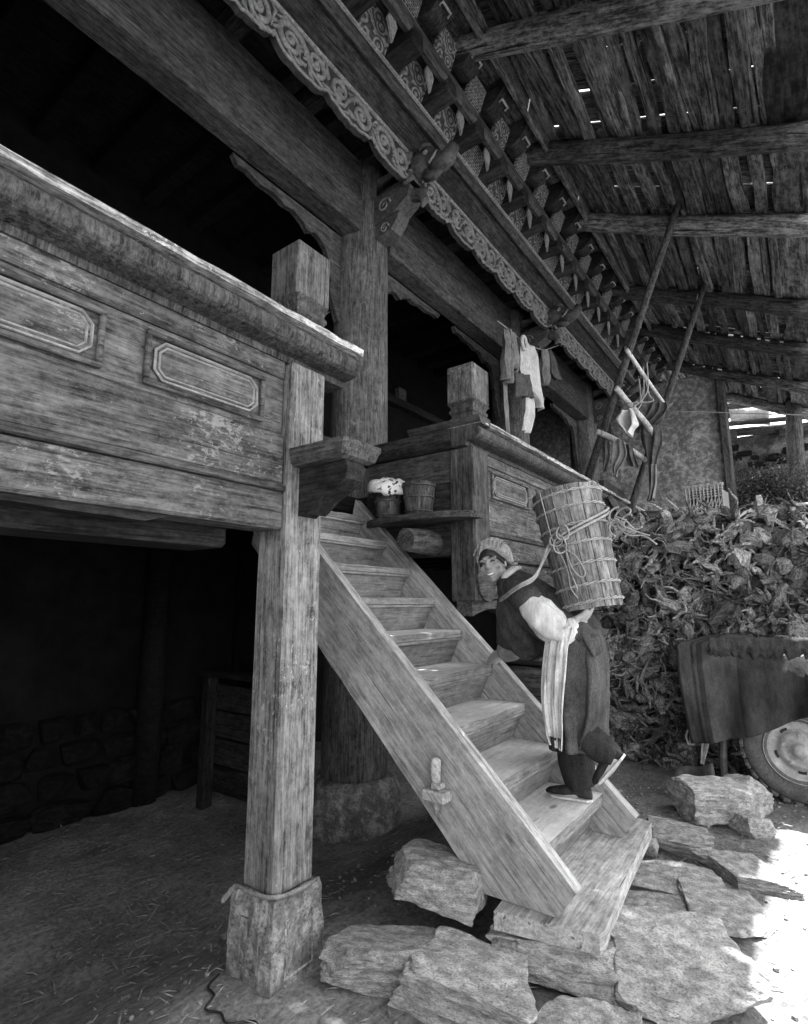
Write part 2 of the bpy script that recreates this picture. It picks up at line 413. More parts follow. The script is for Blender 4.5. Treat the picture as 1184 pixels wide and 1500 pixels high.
# ------------------------------------------------------------------ carved frieze
FX = -2.63
unit = .575
def spiral(cy, cz, r0, turns, a0, sgn, n=26):
    return [(0, cy+sgn*r0*(1-.86*t)*cos(a0+2*pi*turns*t), cz+r0*(1-.86*t)*sin(a0+2*pi*turns*t)) for t in [k/n for k in range(n+1)]]
def scroll_mesh(seed):
    rnd = random.Random(seed); m = MB()
    m.tube(spiral(.16, -.16, .125, 1.6, pi*.5, 1), [.027-.014*k/26 for k in range(27)], 7, flat=1.0)
    m.tube(spiral(.43, -.13, .105, 1.5, -pi*.5, 1), [.024-.012*k/26 for k in range(27)], 7, flat=1.0)
    m.tube([(0, .02, -.06), (0, .13, -.03), (0, .26, -.05), (0, .34, -.15), (0, .38, -.24), (0, .5, -.27)], [.006, .02, .026, .022, .018, .006], 6, flat=1.0)
    for k in range(18):
        a = rnd.uniform(0, 2*pi); cy, cz = (.16, -.16) if k % 2 else (.43, -.14)
        p = V((0, cy+.14*cos(a), cz+.11*sin(a))); q = p+V((0, .07*cos(a+.9), .06*sin(a+.9))); r = q+V((0, .05*cos(a+2.), .05*sin(a+2.)))
        m.tube([p, q, r], [.010, .016, .003], 5, flat=1.4)
    m.ell((0, .17, -.16), (.03, .03, .03), None, 8, 6); m.ell((0, .43, -.13), (.028, .026, .026), None, 8, 6)
    return m.mesh('scroll_carving', True)
scr = [scroll_mesh(s) for s in (1, 2, 3)]
FZ = 5.745
segs = [(Y0+.3, COLY[0]-.1), (COLY[0]+.1, COLY[1]-.1), (COLY[1]+.1, COLY[2]-.1), (COLY[2]+.1, COLY[3]-.1), (COLY[3]+.1, Y1-.02)]
for a, b in segs:
    n = max(2, round((b-a)/unit)); u = (b-a)/n; bot = []
    for i in range(n):
        for k in range(12):
            t = k/12; yy = a+u*(i+t)
            zz = -.23-.10*abs(sin(pi*t))-.03*max(0, sin(3*pi*t)) if (i % 2) else -.25-.06*abs(sin(pi*t*1.0))-.02*sin(5*pi*t)**2
            bot.append((yy, FZ+zz))
    poly = bot+[(b, FZ-.25), (b, FZ), (a, FZ)]
    fr = hp(MB().prism(poly, FX-.05, FX, 0), 'frieze_board', M_carved)
    MB().tube([(FX+.004, yy, zz+.012) for yy, zz in bot], .013, 6).obj('edge_moulding', M_carve, fr, True)
    MB().box((FX-.06, a, FZ+.002), (FX+.02, b, FZ+.03), .008).obj('top_moulding', M_frag, fr)
    for i in range(n):
        fl_ = random.Random(i*7+int(a*10)).random() < .45; o = mk('scroll_carving', scr[(i*2+int(a)) % 3], M_carve, fr, (FX+.003, a+u*i+(u if fl_ else 0), FZ), None); o.scale = (1, u/unit*(-1 if fl_ else 1), random.Random(i).uniform(.9, 1.05))
# dark coved board between the frieze and the lip
hp(MB().prism([(-2.66, FZ+.033), (-2.62, FZ+.033), (-2.47, 5.93), (-2.47, 5.99), (-2.66, 5.99)], Y0+.26, Y1-.015, 1), 'cove_board', W['darky'])
hp(MB().prism([(-2.465, 5.905), (-2.43, 5.885), (-2.395, 5.9), (-2.385, 5.95), (-2.40, 5.99), (-2.465, 5.99)], Y0+.26, Y1-.02, 1), 'lip_moulding', W['midy'])
hp(MB().box((-2.40, Y0+.26, 5.992), (-2.37, Y1-.02, 6.01), .004), 'lip_fillet', M_frag)
# first tier of joists with painted blocks; pendants; second tier
j1 = MB().box((-.42, -.085, -.085), (.15, .085, .085), .015).mesh('joist')
b1 = MB().box((-.02, -.17, -.125), (.02, .17, .125), .008).mesh('painted_block')
pd = MB().prism([(-.06, .02), (0, .19), (.06, .02), (0, -.17)], -.01, .01, 0).mesh('pendant')
b2 = MB().box((-.02, -.13, -.11), (.03, .13, .11), .01).mesh('fret_block')
def corbel():
    pl = []
    for k in range(11):
        t = k/10; pl.append((.34*t, -.10-.09*sin(pi*min(1, t*1.25))+.12*t))
    pl += [(.34, .1), (0, .1)]
    return MB().prism(pl, -.095, .095, 1).mesh('corbel')
cb = corbel()
hl = MB().tube([(.20, -.06, -.115), (.235, -.06, -.10), (.235, .06, -.10), (.20, .06, -.115)], .012, 5).mesh('corbel_highlight', True)  # pale bar modelled as the highlight on each corbel
NJ = 27
for i in range(NJ):
    yy = -2.27+.53*i
    if yy > Y1-.15: break
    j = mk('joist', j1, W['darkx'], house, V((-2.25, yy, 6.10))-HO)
    mk('painted_block', b1, M_flow if i % 4 else M_fret, j, (-.085, .265, .015), (0, .5, 0))
    c = mk('corbel', cb, W['darkx'], house, V((-2.12, yy+.1, 6.43))-HO)
    mk('corbel_highlight', hl, M_frag, c)
    mk('fret_block', b2, M_fret if i % 2 else M_flow, house, V((-2.075, yy+.37, 6.335))-HO, (0, .4, 0))
    mk('pendant', pd, M_frag, house, V((-2.195, yy+.30, 6.06))-HO)
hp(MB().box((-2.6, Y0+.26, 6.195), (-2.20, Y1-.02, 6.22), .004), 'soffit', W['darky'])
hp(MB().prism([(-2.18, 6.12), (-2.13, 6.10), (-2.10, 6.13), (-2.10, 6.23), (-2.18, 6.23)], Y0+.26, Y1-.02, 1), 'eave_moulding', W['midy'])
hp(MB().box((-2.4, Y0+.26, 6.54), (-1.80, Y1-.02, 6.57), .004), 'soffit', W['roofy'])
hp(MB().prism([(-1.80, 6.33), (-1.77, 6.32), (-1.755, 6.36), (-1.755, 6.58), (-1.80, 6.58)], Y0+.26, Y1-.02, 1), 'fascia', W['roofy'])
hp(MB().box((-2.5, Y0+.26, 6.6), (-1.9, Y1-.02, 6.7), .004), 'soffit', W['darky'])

# ------------------------------------------------------------------ carved beast heads and brackets at the columns
def beast(cy):
    m = MB(); T = lambda x, y, z: (x, cy+y, z)
    m.ell(T(-2.56, 0, 5.66), (.16, .10, .13)); m.ell(T(-2.42, 0, 5.64), (.13, .085, .085))
    m.tube([T(-2.42, 0, 5.60), T(-2.32, 0, 5.58), T(-2.25, 0, 5.60), T(-2.20, 0, 5.67), T(-2.23, 0, 5.72)], [.09, .085, .075, .055, .03], 10)      # rolled snout
    m.tube([T(-2.5, 0, 5.53), T(-2.4, 0, 5.49), T(-2.33, 0, 5.50)], [.06, .045, .02], 8)                                                      # lower jaw
    for s in (-1, 1):
        m.tube([T(-2.6, s*.09, 5.72), T(-2.68, s*.13, 5.76), T(-2.72, s*.14, 5.83)], [.045, .04, .012], 7)     # ears
        m.tube([T(-2.52, s*.09, 5.74), T(-2.45, s*.10, 5.765), T(-2.39, s*.085, 5.735)], [.02, .024, .012], 6)  # brows
        for k in range(4):
            m.tube([T(-2.66+.03*k, s*.1, 5.62-.04*k), T(-2.74+.02*k, s*.125, 5.60-.05*k), T(-2.78+.03*k, s*.13, 5.64-.05*k)], [.03, .026, .006], 6)
    m.box((-3.05, cy-.09, 5.52), (-2.6, cy+.09, 5.72), .02)
    h = hp(m, 'beast_head', M_carve2, True)
    for s in (-1, 1):
        MB().ell(T(-2.455, s*.088, 5.69), (.03, .016, .026), None, 12, 8).obj('eye', M_frag, h, True)
        MB().tube([T(-2.42, s*.075, 5.57), T(-2.36, s*.09, 5.60), T(-2.32, s*.09, 5.65)], [.02, .014, .003], 6).obj('tusk', M_frag, h, True)
    # lower scroll bracket
    m = MB()
    m.prism([(-3.06, 5.05), (-2.86, 5.09), (-2.78, 5.19), (-2.76, 5.24), (-3.06, 5.2)], cy-.08, cy+.08, 1)
    m.prism([(-3.06, 5.205), (-2.80, 5.25), (-2.66, 5.33), (-2.62, 5.44), (-2.66, 5.50), (-3.06, 5.50)], cy-.10, cy+.10, 1)
    m.tube([T(-2.8, 0, 5.40), T(-2.66, 0, 5.40), T(-2.56, 0, 5.35), T(-2.52, 0, 5.28), T(-2.56, 0, 5.23)], [.07, .07, .06, .045, .02], 9)
    b = hp(m, 'scroll_bracket', M_carve2)
    for (px_, pz, rr) in ((-2.93, 5.36, .08), (-2.94, 5.13, .055)):
        for s in (-1, 1):
            MB().tube([(p[1]+px_, cy+s*(.103 if pz > 5.2 else .083), p[2]+pz) for p in spiral(0, 0, rr, 1.5, 0, 1, 18)], [.012-.006*k/18 for k in range(19)], 5).obj('scroll_carving', M_carve, b, True)
for cy in COLY[1:]: beast(cy)

# ------------------------------------------------------------------ balconies
PX = -1.9                     # outward face of the balcony posts
def rail(name, ya, yb, parent=None, mitre=0):
    m = MB()
    prof = [(-2.06, 2.715), (-1.94, 2.715), (-1.935, 2.745), (-1.885, 2.75)]+[(-1.875+.062*cos(a), 2.807+.055*sin(a)) for a in [-pi/2+pi*k/8 for k in range(9)]]+[(-2.06, 2.862)]
    m.prism(prof, ya, yb, 1); r = hp(m, name, W['midz'])
    n = max(2, int((yb-ya)/.09)); rnd = random.Random(4); rows = []
    t = MB(); k = 0
    for sgx, sz in ((-2.09, 2.864), (-1.80, 2.864), (-1.80, 2.897), (-2.09, 2.897)):
        rows.append([(sgx+(rnd.uniform(-.006, .003) if sgx > -2 else 0), ya+(yb-ya)*i/n, sz+rnd.uniform(-.002, .002)) for i in range(n+1)])
    rows.append(rows[0]); t.grid(rows)
    t.f.append(tuple(k*(n+1) for k in range(4))); t.f.append(tuple(k*(n+1)+n for k in range(4))[::-1])
    t.obj('rail_cap', M_cap, r); return r
def panel(y0, y1, z0, z1, x, parent):
    """octagonal raised panel in a moulded frame"""
    c = .045; h = (z1-z0)/2
    fr = MB()
    fr.box((x, y0-.03, z1), (x+.022, y1+.03, z1+.022), .005); fr.box((x, y0-.03, z0-.022), (x+.022, y1+.03, z0), .005)
    fr.box((x, y0-.03, z0+.001), (x+.02, y0-.008, z1-.001), .005); fr.box((x, y1+.008, z0+.001), (x+.02, y1+.03, z1-.001), .005)
    f = fr.obj('panel_frame', W['chipy'], parent)
    def oct_(d): return [(y0+c+d*.4, z0+d), (y1-c-d*.4, z0+d), (y1-d, z0+c+d*.4), (y1-d, z1-c-d*.4), (y1-c-d*.4, z1-d), (y0+c+d*.4, z1-d), (y0+d, z1-c-d*.4), (y0+d, z0+c+d*.4)]
    MB().prism(oct_(.006), x-.02, x+.008, 0).obj('panel', W['chipy'], parent)
    for d, r in ((.012, .006), (.03, .005)):
        o = oct_(d); MB().tube([(x+.009, a, b) for a, b in o+[o[0]]], r, 5).obj('bead', M_carve, f)
def balcony(ya, yb, panels, zbot, lead):
    n = 1
    b = hp(MB().box((-2.02, ya, 2.63), (-1.95, yb, 2.719), .006), 'balcony_board', W['chipy'])
    hp(MB().box((-2.02, ya, 2.345), (-1.957, yb, 2.627), .006), 'panel_board', W['chipy'])
    pb = hp(MB().box((-2.03, ya, 2.10), (-1.938, yb, 2.342), .008), 'lower_board', W['chipy'])
    hp(MB().box((-2.06, ya, 2.065), (-1.915, yb, 2.098), .006), 'ledge', W['midy'])
    hp(MB().box((-2.10, ya, 1.885), (-1.925, yb, 2.062), .012), 'edge_beam', W['chipy'])
    for p0, p1 in panels: 
        q = hp(MB().box((-1.958, p0-.05, 2.37), (-1.956, p1+.05, 2.372), .0005), 'panel_strip', W['chipy'])
        panel(p0, p1, 2.395, 2.575, -1.956, q)
balcony(Y0+.3, 1.655, [(-2.6, -2.08), (-1.93, -1.41), (-1.26, -.74), (-.59, -.07), (.15, .78), (.99, 1.5)], 1.885, True)
balcony(3.70, Y1-.3, [(3.84, 4.5), (4.75, 5.45), (5.7, 6.4), (6.65, 7.35), (7.6, 8.3), (8.6, 9.3), (9.6, 10.3), (10.5, 11.2)], 1.6, False)
# broken strip under the near beam
rnd = random.Random(8)
pl = [(-.6, 1.87), (.62, 1.862), (.75, 1.857), (1.02, 1.853), (1.1, 1.876), (1.1, 1.884), (-.6, 1.884)]
hp(MB().prism(pl, -2.06, -1.96, 0), 'split_strip', W['darky'])
hp(MB().box((-2.42, Y0+.3, 1.80), (-2.12, 1.5, 1.94), .02), 'inner_beam', W['darky'])
# rails and posts
rail('balcony_rail', Y0+.3, 2.06)
rail('balcony_rail', 3.38, Y1-.3)
def newel(ya, yb, xa, xb, z, par):
    m = MB(); cx, cy = (xa+xb)/2, (ya+yb)/2; hx, hy = (xb-xa)/2, (yb-ya)/2
    prof = [(1.0, 0), (1.0, .025), (.90, .035), (.78, .045), (.78, .06), (.9, .072), (.9, .085), (.8, .095), (.86, .11), (1.0, .125)]
    rows = [[(cx+sx*hx*s, cy+sy*hy*s, z+h*1.4) for sx, sy in ((-1, -1), (1, -1), (1, 1), (-1, 1))] for s, h in prof]
    m.grid(rows, True); m.f.append((3, 2, 1, 0)); m.f.append(tuple(len(m.v)-4+i for i in range(4)))
    m.obj('newel_neck', W['midz'], par)
    MB().box((xa, ya, z+.177), (xb, yb, z+.48), .012).obj('newel_block', W['chipz'], par)
p1 = hp(MB().box((-2.115, 1.66, .33), (PX, 1.885, 2.718), .014), 'post', M_post)
newel(1.655, 1.885, -2.1, -1.885, 2.895, p1)
p2 = hp(MB().box((-2.11, 3.43, 1.56), (PX, 3.675, 2.718), .012), 'post', W['midz'])
newel(3.42, 3.68, -2.12, -1.88, 2.9, p2)
# hanging foot of the far post and the scalloped beam below it
MB().prism([(3.44, 1.86), (3.665, 1.86), (3.665, 1.58), (3.6, 1.555), (3.52, 1.575), (3.46, 1.62), (3.43, 1.72)], PX+.001, PX+.02, 0).obj('carved_foot', W['midy'], p2)
sc_ = []
for k in range(49):
    t = k/48; sc_.append((3.46+5.0*t, 1.455+.05*abs(sin(pi*t*8))))
hp(MB().prism(sc_+[(8.46, 1.57), (3.46, 1.57)], -2.08, -1.95, 0), 'carved_beam', W['midy'])
hp(MB().box((-2.04, 3.70, 1.575), (-1.965, 8.4, 1.88), .01), 'skirt_board', W['midy'])
# carved stone under the near post
m = MB(); rnd = random.Random(3)
rows = []
for z, s in ((-.12, 1.18), (.0, 1.14), (.08, 1.12), (.16, 1.1), (.24, 1.09), (.30, 1.06), (.335, .99)):
    ring = []
    for (ax_, ay_), (bx_, by_) in zip(((-1, -1), (1, -1), (1, 1), (-1, 1)), ((1, -1), (1, 1), (-1, 1), (-1, -1))):
        for k in range(7):
            t = k/7; x = ax_+(bx_-ax_)*t; y = ay_+(by_-ay_)*t
            j = .022*fbm((x*2.5+5, y*2.5, z*12), 4)
            ring.append((-2.0075+x*(.125*s+j), 1.7725+y*(.13*s+j), z+.008*rnd.uniform(-1, 1)))
    rows.append(ring)
m.grid(rows, True); m.f.append(tuple(len(m.v)-28+i for i in range(28)))
sb = hp(m, 'stone_base', M_base)
MB().tube([(-2.07, 1.626, .06), (-1.95, 1.624, .06), (-1.95, 1.630, .24), (-2.07, 1.632, .24), (-2.07, 1.626, .06)], .005, 5).obj('carved_border', M_base, sb)
MB().tube([(-1.862, 1.70, .04), (-1.862, 1.85, .04), (-1.868, 1.85, .25), (-1.868, 1.70, .25), (-1.862, 1.70, .04)], .005, 5).obj('carved_border', M_base, sb)
# armrest bracket on the near post
b = hp(MB().prism([(-1.898, 2.185), (-1.60, 2.185), (-1.585, 2.15), (-1.60, 2.10), (-1.66, 2.06), (-1.74, 2.03), (-1.80, 1.985), (-1.835, 1.96), (-1.87, 1.975), (-1.898, 1.955)], 1.72, 1.84, 1), 'bracket', W['darkx'])
c = MB(); pr = [(1.0, 0), (1.16, .012), (1.24, .045), (1.3, .06), (1.3, .082)]
rows = [[(x0, y0, 2.187+h) for x0, y0 in ((-1.897, 1.78-.1*s), (-1.90+.30*(1+(s-1)*.55), 1.78-.1*s), (-1.90+.30*(1+(s-1)*.55), 1.78+.1*s), (-1.897, 1.78+.1*s))] for s, h in pr]
c.grid(rows, True); c.f.append((3, 2, 1, 0)); c.f.append(tuple(len(c.v)-4+i for i in range(4))); c.obj('bracket_cap', W['midx'], b)
# return panel of the far balcony along the stair
hp(MB().box((-2.95, 3.455, 2.46), (-2.112, 3.50, 2.72), .006), 'return_panel', W['midx'])
hp(MB().box((-2.95, 3.45, 1.9), (-2.112, 3.505, 2.455), .006), 'return_panel', W['darkx'])
m = MB(); prof = [(3.43, 2.722), (3.40, 2.74), (3.37, 2.77), (3.35, 2.82), (3.345, 2.85), (3.53, 2.85), (3.53, 2.722)]
m.prism(prof, -3.02, -2.065, 0); hp(m, 'return_rail', W['darkx'])
m = MB(); prof = [(3.40, 2.855), (3.372, 2.87), (3.352, 2.9), (3.352, 2.917), (3.53, 2.917), (3.53, 2.855)]
m.prism(prof, -2.45, -1.80, 0); hp(m, 'return_cap', W['midx'])
# half-round shelf
pl = []
for k in range(17):
    a = pi*k/16; pl.append((-2.35-.52*cos(a), 3.445-.27*sin(a)**.7))
sh = hp(MB().prism(pl, 2.155, 2.20, 2), 'shelf', W['midx'])

# ------------------------------------------------------------------ under the house: rubble wall, partition
rnd = random.Random(21)
def rock_mesh(seed, sub_=3, cuts=9, rough=.06):
    import bmesh
    r = random.Random(seed); bm = bmesh.new(); bmesh.ops.create_icosphere(bm, subdivisions=sub_, radius=1)
    pls = []
    for _ in range(cuts):
        n = V((r.gauss(0, 1), r.gauss(0, 1), r.gauss(0, .8))).normalized(); pls.append((n, r.uniform(.62, .85)))
    for ax_ in range(3):
        for sg_ in (-1, 1):
            n = V((r.gauss(0, .22), r.gauss(0, .22), r.gauss(0, .16))); n[ax_] += sg_; pls.append((n.normalized(), r.uniform(.45, .62)))
    pls += [(V((0, 0, 1)), .62), (V((.1, .1, -1)).normalized(), .7)]
    for v in bm.verts:
        p = v.co.copy(); p = p*1.0
        for n, d in pls:
            k = p.dot(n)
            if k > d: p -= n*(k-d)
        p *= 1+rough*.7*fbm((p.x*2.4+seed, p.y*2.4, p.z*3.4), 5)+rough*.45*fbm((p.x*5+seed, p.y*5, p.z*14), 4)
        v.co = p
    me = bpy.data.meshes.new('stone'); bm.to_mesh(me); bm.free()
    # normalise to a unit box
    lo = [min(v.co[i] for v in me.vertices) for i in range(3)]; hi = [max(v.co[i] for v in me.vertices) for i in range(3)]
    for v in me.vertices: v.co = V([(v.co[i]-lo[i])/(hi[i]-lo[i])-.5 for i in range(3)])
    return me
low_rocks = [rock_mesh(100+s, 2, 8) for s in range(6)]
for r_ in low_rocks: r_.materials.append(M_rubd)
wl = hp(MB().box((-5.448, Y0+.3, -.7), (-5.3, 3.9, 2.2), .02), 'cellar_wall', M_shade)
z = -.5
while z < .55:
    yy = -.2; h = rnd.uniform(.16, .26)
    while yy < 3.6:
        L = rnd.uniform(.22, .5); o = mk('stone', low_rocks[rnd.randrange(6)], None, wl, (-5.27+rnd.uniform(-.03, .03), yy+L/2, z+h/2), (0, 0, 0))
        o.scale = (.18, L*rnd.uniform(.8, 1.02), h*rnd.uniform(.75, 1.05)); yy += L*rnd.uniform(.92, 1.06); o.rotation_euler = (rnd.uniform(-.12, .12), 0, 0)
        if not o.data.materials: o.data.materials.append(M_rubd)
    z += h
pw = hp(MB().box((-5.29, 3.95, -.6), (-4.75, 4.2, 2.2), .02), 'cellar_partition', M_shadew)
for k in range(4):
    hp(MB().box((-4.60, 3.22, -.16+.24*k), (-3.45, 3.26, -.16+.24*k+.225), .008), 'stall_plank', W['darkx'])
hp(MB().box((-4.72, 3.14, -.45), (-4.62, 3.25, .86), .01), 'stall_post', W['darkz'])
hp(MB().box((-4.75, 3.12, .865), (-3.45, 3.28, .92), .01), 'stall_rail', W['darkx'])
hp(MB().tube([(-5.2, 2.9, -.5), (-5.2, 2.9, 2.2)], .12, 12), 'cellar_post', M_shadew, True)
# far end wall of mud with a wooden corner post and a niche
import bmesh
def endwall():
    bm = bmesh.new(); rows = []
    nx, nz = 44, 100; x0, x1, z0, z1 = -3.7, -1.06, 0, 6.15
    m = MB()
    for j in range(nz+1):
        r = []
        for i in range(nx+1):
            x = x0+(x1-x0)*i/nx; z = z0+(z1-z0)*j/nz
            d = .05*fbm((x*1.6, z*1.6, 4), 5)+.02*fbm((x*6, z*6, 2), 3)
            nic = 1 if (-1.98 < x < -1.6 and 3.02 < z < 3.48-.35*max(0, (x+1.8))) else 0
            r.append((x, Y1+.1-d+.22*nic, z))
        rows.append(r)
    m.grid([r[::-1] for r in rows[::-1]][::-1])
    return m
ew = hp(endwall(), 'end_wall', M_mud, True)
hp(MB().box((-3.7, Y1+.2, 0), (-1.06, Y1+.5, 6.2), .01), 'wall_core', M_mud)
hp(MB().box((-1.055, Y1-.03, 0), (-.92, Y1+.42, 6.3), .015), 'corner_post', W['midz'])
hp(MB().box((-5.45, Y1+.01, -.8), (-3.7, Y1+.3, 6.3), .01), 'side_wall', M_mud)
hp(MB().box((-3.05, Y1-1.4, 2.46), (-2.93, Y1, 3.9), .01), 'door_board', W['midz'])

# ------------------------------------------------------------------ roof: rafters, split slabs, shingle boards
RA = -.48; ANG = math.atan(.48)
def rz(x): return 6.25+RA*(x+1.75)
RY = [-3.6, -2.2, -.75, .75, 2.15, 3.62, 5.08, 6.42, 8.36, 9.86, 11.66, 13.3]
rf = None
def roofslab(L, Wd, T, seed, n=9):
    r = random.Random(seed); rows = []; ph = r.random()*9
    for sx, sz in ((-1, -1), (1, -1), (1, 1), (-1, 1)):
        row = []
        for i in range(n+1):
            t = i/n; yy = (t-.5)*L
            wv = Wd*(1+.24*mnoise.noise(V((ph+t*3.2, sx*3, 1)))+.1*mnoise.noise(V((ph+t*11, sx*3, 7))))
            row.append((sx*wv/2+.02*mnoise.noise(V((ph, t*2, 5))), yy, sz*T/2+(.012*mnoise.noise(V((ph+t*5, sz*4+sx, 2))) if sz < 0 else 0)))
        rows.append(row)
    rows.append(rows[0]); m = MB(); m.grid(rows); N = n+1
    m.f.append(tuple(k*N for k in range(4))); m.f.append(tuple(k*N+n for k in range(4))[::-1])
    return m.mesh('roof_slab')
def beam_mesh(seed):
    r = random.Random(seed); n = 14; pts = []; rr = []
    for i in range(n+1):
        t = i/n; pts.append((-1.75+3.68*t-.65, .03*mnoise.noise(V((seed, t*2, 0))), .03*mnoise.noise(V((seed, t*2.4, 4))))); rr.append(.112*(1+.10*mnoise.noise(V((seed, t*5, 8)))))
    return MB().tube(pts, rr, 10, jit=.10, seed=seed).mesh('rafter', True)
roof = hp(MB().box((-2.9, Y0-.2, 6.95), (-2.4, 13.7, 7.0), .005), 'roof', W['roofy'])
def place(o, x, y, up):        # on the slope: up = metres above the rafters' underside line
    o.location = V((x+up*sin(ANG), y, rz(x)+up*cos(ANG))); o.rotation_euler = (0, ANG, 0)
for i, yy in enumerate(RY):
    o = mk('rafter', beam_mesh(i+3), W['roofx'], roof); place(o, -.75, yy, .1)
slabs = [(w_, [roofslab(1, w_, .05, int(w_*1000)+s) for s in range(3)]) for w_ in (.05, .075, .1, .13, .165)]
rnd = random.Random(77)
for a, b in zip(RY, RY[1:]):
    if b < -1.5: continue
    x = -2.35
    L = b-a
    while x < .0:
        w_, ms = slabs[rnd.choice((0, 1, 1, 2, 2, 3, 3, 4))]
        if rnd.random() < .95:
            o = mk('roof_slab', rnd.choice(ms), W['roofy'], roof); place(o, x+w_/2, (a+b)/2+rnd.uniform(-.06, .06), .215+rnd.uniform(-.02, .05))
            o.scale = (1, L*rnd.uniform(.98, 1.12), rnd.uniform(.8, 1.3)); o.rotation_euler[2] = rnd.uniform(-.06, .06); o.rotation_euler[0] = rnd.uniform(-.02, .02)
        x += w_*rnd.uniform(.95, 1.08)+(rnd.uniform(.02, .085) if rnd.random() < .5 else 0)
    o = mk('eave_board', slabs[4][1][rnd.randrange(3)], W['roofy'], roof); place(o, .17, (a+b)/2, .235); o.scale = (1.9, L*1.0, 1)
# shingle boards across the slope; a few narrow gaps let the sky through
shm = [roofslab(1, .2, .018, 900+s, 6) for s in range(3)]
y = -2.6
while y < 13.6:
    w_ = rnd.uniform(.17, .24); xs_ = rnd.uniform(-1.5, -.3)
    for xa, xb in ((-2.75, xs_), (xs_+.012, .40+rnd.uniform(-.05, .03))):
        o = mk('shingle', rnd.choice(shm), W['roofy'], roof); place(o, (xa+xb)/2, y+w_/2, .30+rnd.uniform(0, .008))
        o.scale = (w_/.2, (xb-xa)/cos(ANG), 1)
        o.rotation_euler = (Matrix.Rotation(ANG, 3, 'Y') @ Matrix.Rotation(pi/2+rnd.uniform(-.006, .006), 3, 'Z')).to_euler()
    y += w_*rnd.choice((.9, .93, .95, .97, .97, 1.0, 1.05, 1.13))
# unseen mass added above the rooms to keep light out of them
hp(MB().prism([(-2.9, 6.75), (-1.9, 6.9), (-2.9, 7.35), (-6.5, 8.9), (-6.5, 6.35), (-5.8, 6.35)][::-1], Y0-.2, 12.4, 1), 'roof_light_block', M_mud)

# ------------------------------------------------------------------ staircase
st = thing('wooden_staircase', 'steep open wooden staircase with thick plank stringers and scuffed treads', 'staircase', (-.95, 2.9, .25))
SO = V(st.location)
def sp(mb, name, mat, par=None, smooth=False):
    o = mb.obj(name, mat, par or st, smooth)
    if par is None: o.location = -SO
    return o
SL = .965
def stz(x): return .372+SL*(-.885-x)
def stringer(y0, y1, seed, xtop):
    """plank in the x-z plane with a slightly ragged lower edge"""
    top = []; low = []; n = 26; r = random.Random(seed)
    for i in range(n+1):
        t = i/n; x = -.885+(xtop+.885)*t
        top.append((x, stz(x)+.006*fbm((x*5+seed, 1, 0), 3)))
    for i in range(n+1):
        t = i/n; x = xtop-.1+(-1.33-xtop+.1)*t
        low.append((x, .25+SL*(-1.33-x)*1.0+.012*fbm((x*7+seed, 4, 0), 3)+(-.012 if .5 < t < .52 else 0)))
    poly = [(-.97, .253)]+top+low
    return MB().prism(poly, y0, y1, 1)
sp(stringer(2.385, 2.455, 3, -3.0), 'stringer', M_stair)
sp(stringer(3.355, 3.425, 9, -3.0), 'stringer', M_stair)
for i in range(9):
    x = -1.06-.228*i; z = .47+.223*i; rr = random.Random(i)
    m = MB(); n = 10; rows = []
    for dx, dz in ((0, -.045), (0, 0), (-.36, 0), (-.36, -.045)):
        rows.append([(x+dx+(.006*fbm((k*.6, i*3, 2), 2) if dx == 0 else 0), 2.457+(.896*k/n), z+dz+(-.007*sin(pi*k/n)*rr.random() if dz == 0 and dx == 0 else 0)) for k in range(n+1)])
    rows.append(rows[0]); m.grid(rows); N = n+1; m.f += [tuple(k*N for k in range(4)), tuple(k*N+n for k in range(4))[::-1]]
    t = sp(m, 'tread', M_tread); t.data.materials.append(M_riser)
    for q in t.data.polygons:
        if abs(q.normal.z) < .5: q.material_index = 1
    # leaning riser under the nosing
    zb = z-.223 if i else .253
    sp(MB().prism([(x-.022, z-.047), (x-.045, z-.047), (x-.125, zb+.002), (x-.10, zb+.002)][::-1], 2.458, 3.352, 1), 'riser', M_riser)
    sp(MB().box((x-.019, 2.459, z-.065), (x-.004, 3.351, z-.048), .003), 'nosing_strip', M_riser)
# through-tenon with wedge on the near stringer
TX, TZ0 = 0.058, -0.298
sp(MB().box((-1.66+TX, 2.30, .905+TZ0), (-1.53+TX, 2.384, .955+TZ0), .008), 'tenon', M_stair)
sp(MB().box((-1.62+TX, 2.32, .957+TZ0), (-1.565+TX, 2.375, .985+TZ0), .008), 'tenon_key', M_stair)
sp(MB().tube([(-1.60+TX, 2.345, .84+TZ0), (-1.60+TX, 2.345, .96+TZ0), (-1.605+TX, 2.345, 1.03+TZ0), (-1.60+TX, 2.345, 1.09+TZ0), (-1.595+TX, 2.345, 1.10+TZ0)], [.012, .02, .028, .026, .008], 8, flat=.6), 'wedge_peg', M_stair, None, True)
# threshold plank at the foot
m = MB(); top = [(-1.215, 2.285), (-.98, 2.335), (-.80, 2.385), (-.79, 2.43), (-.84, 3.0), (-.875, 3.55), (-.89, 3.70), (-.96, 3.72), (-1.2, 3.66), (-1.34, 3.6)]
m.prism(top, .178, .249, 2); m.v = [(x, y, z+(.008*fbm((x*4, y*4, z*9), 2))) for x, y, z in m.v]
tag(m.obj('foot_plank', W['paley']), 'thick weathered plank lying under the foot of the staircase', 'plank')

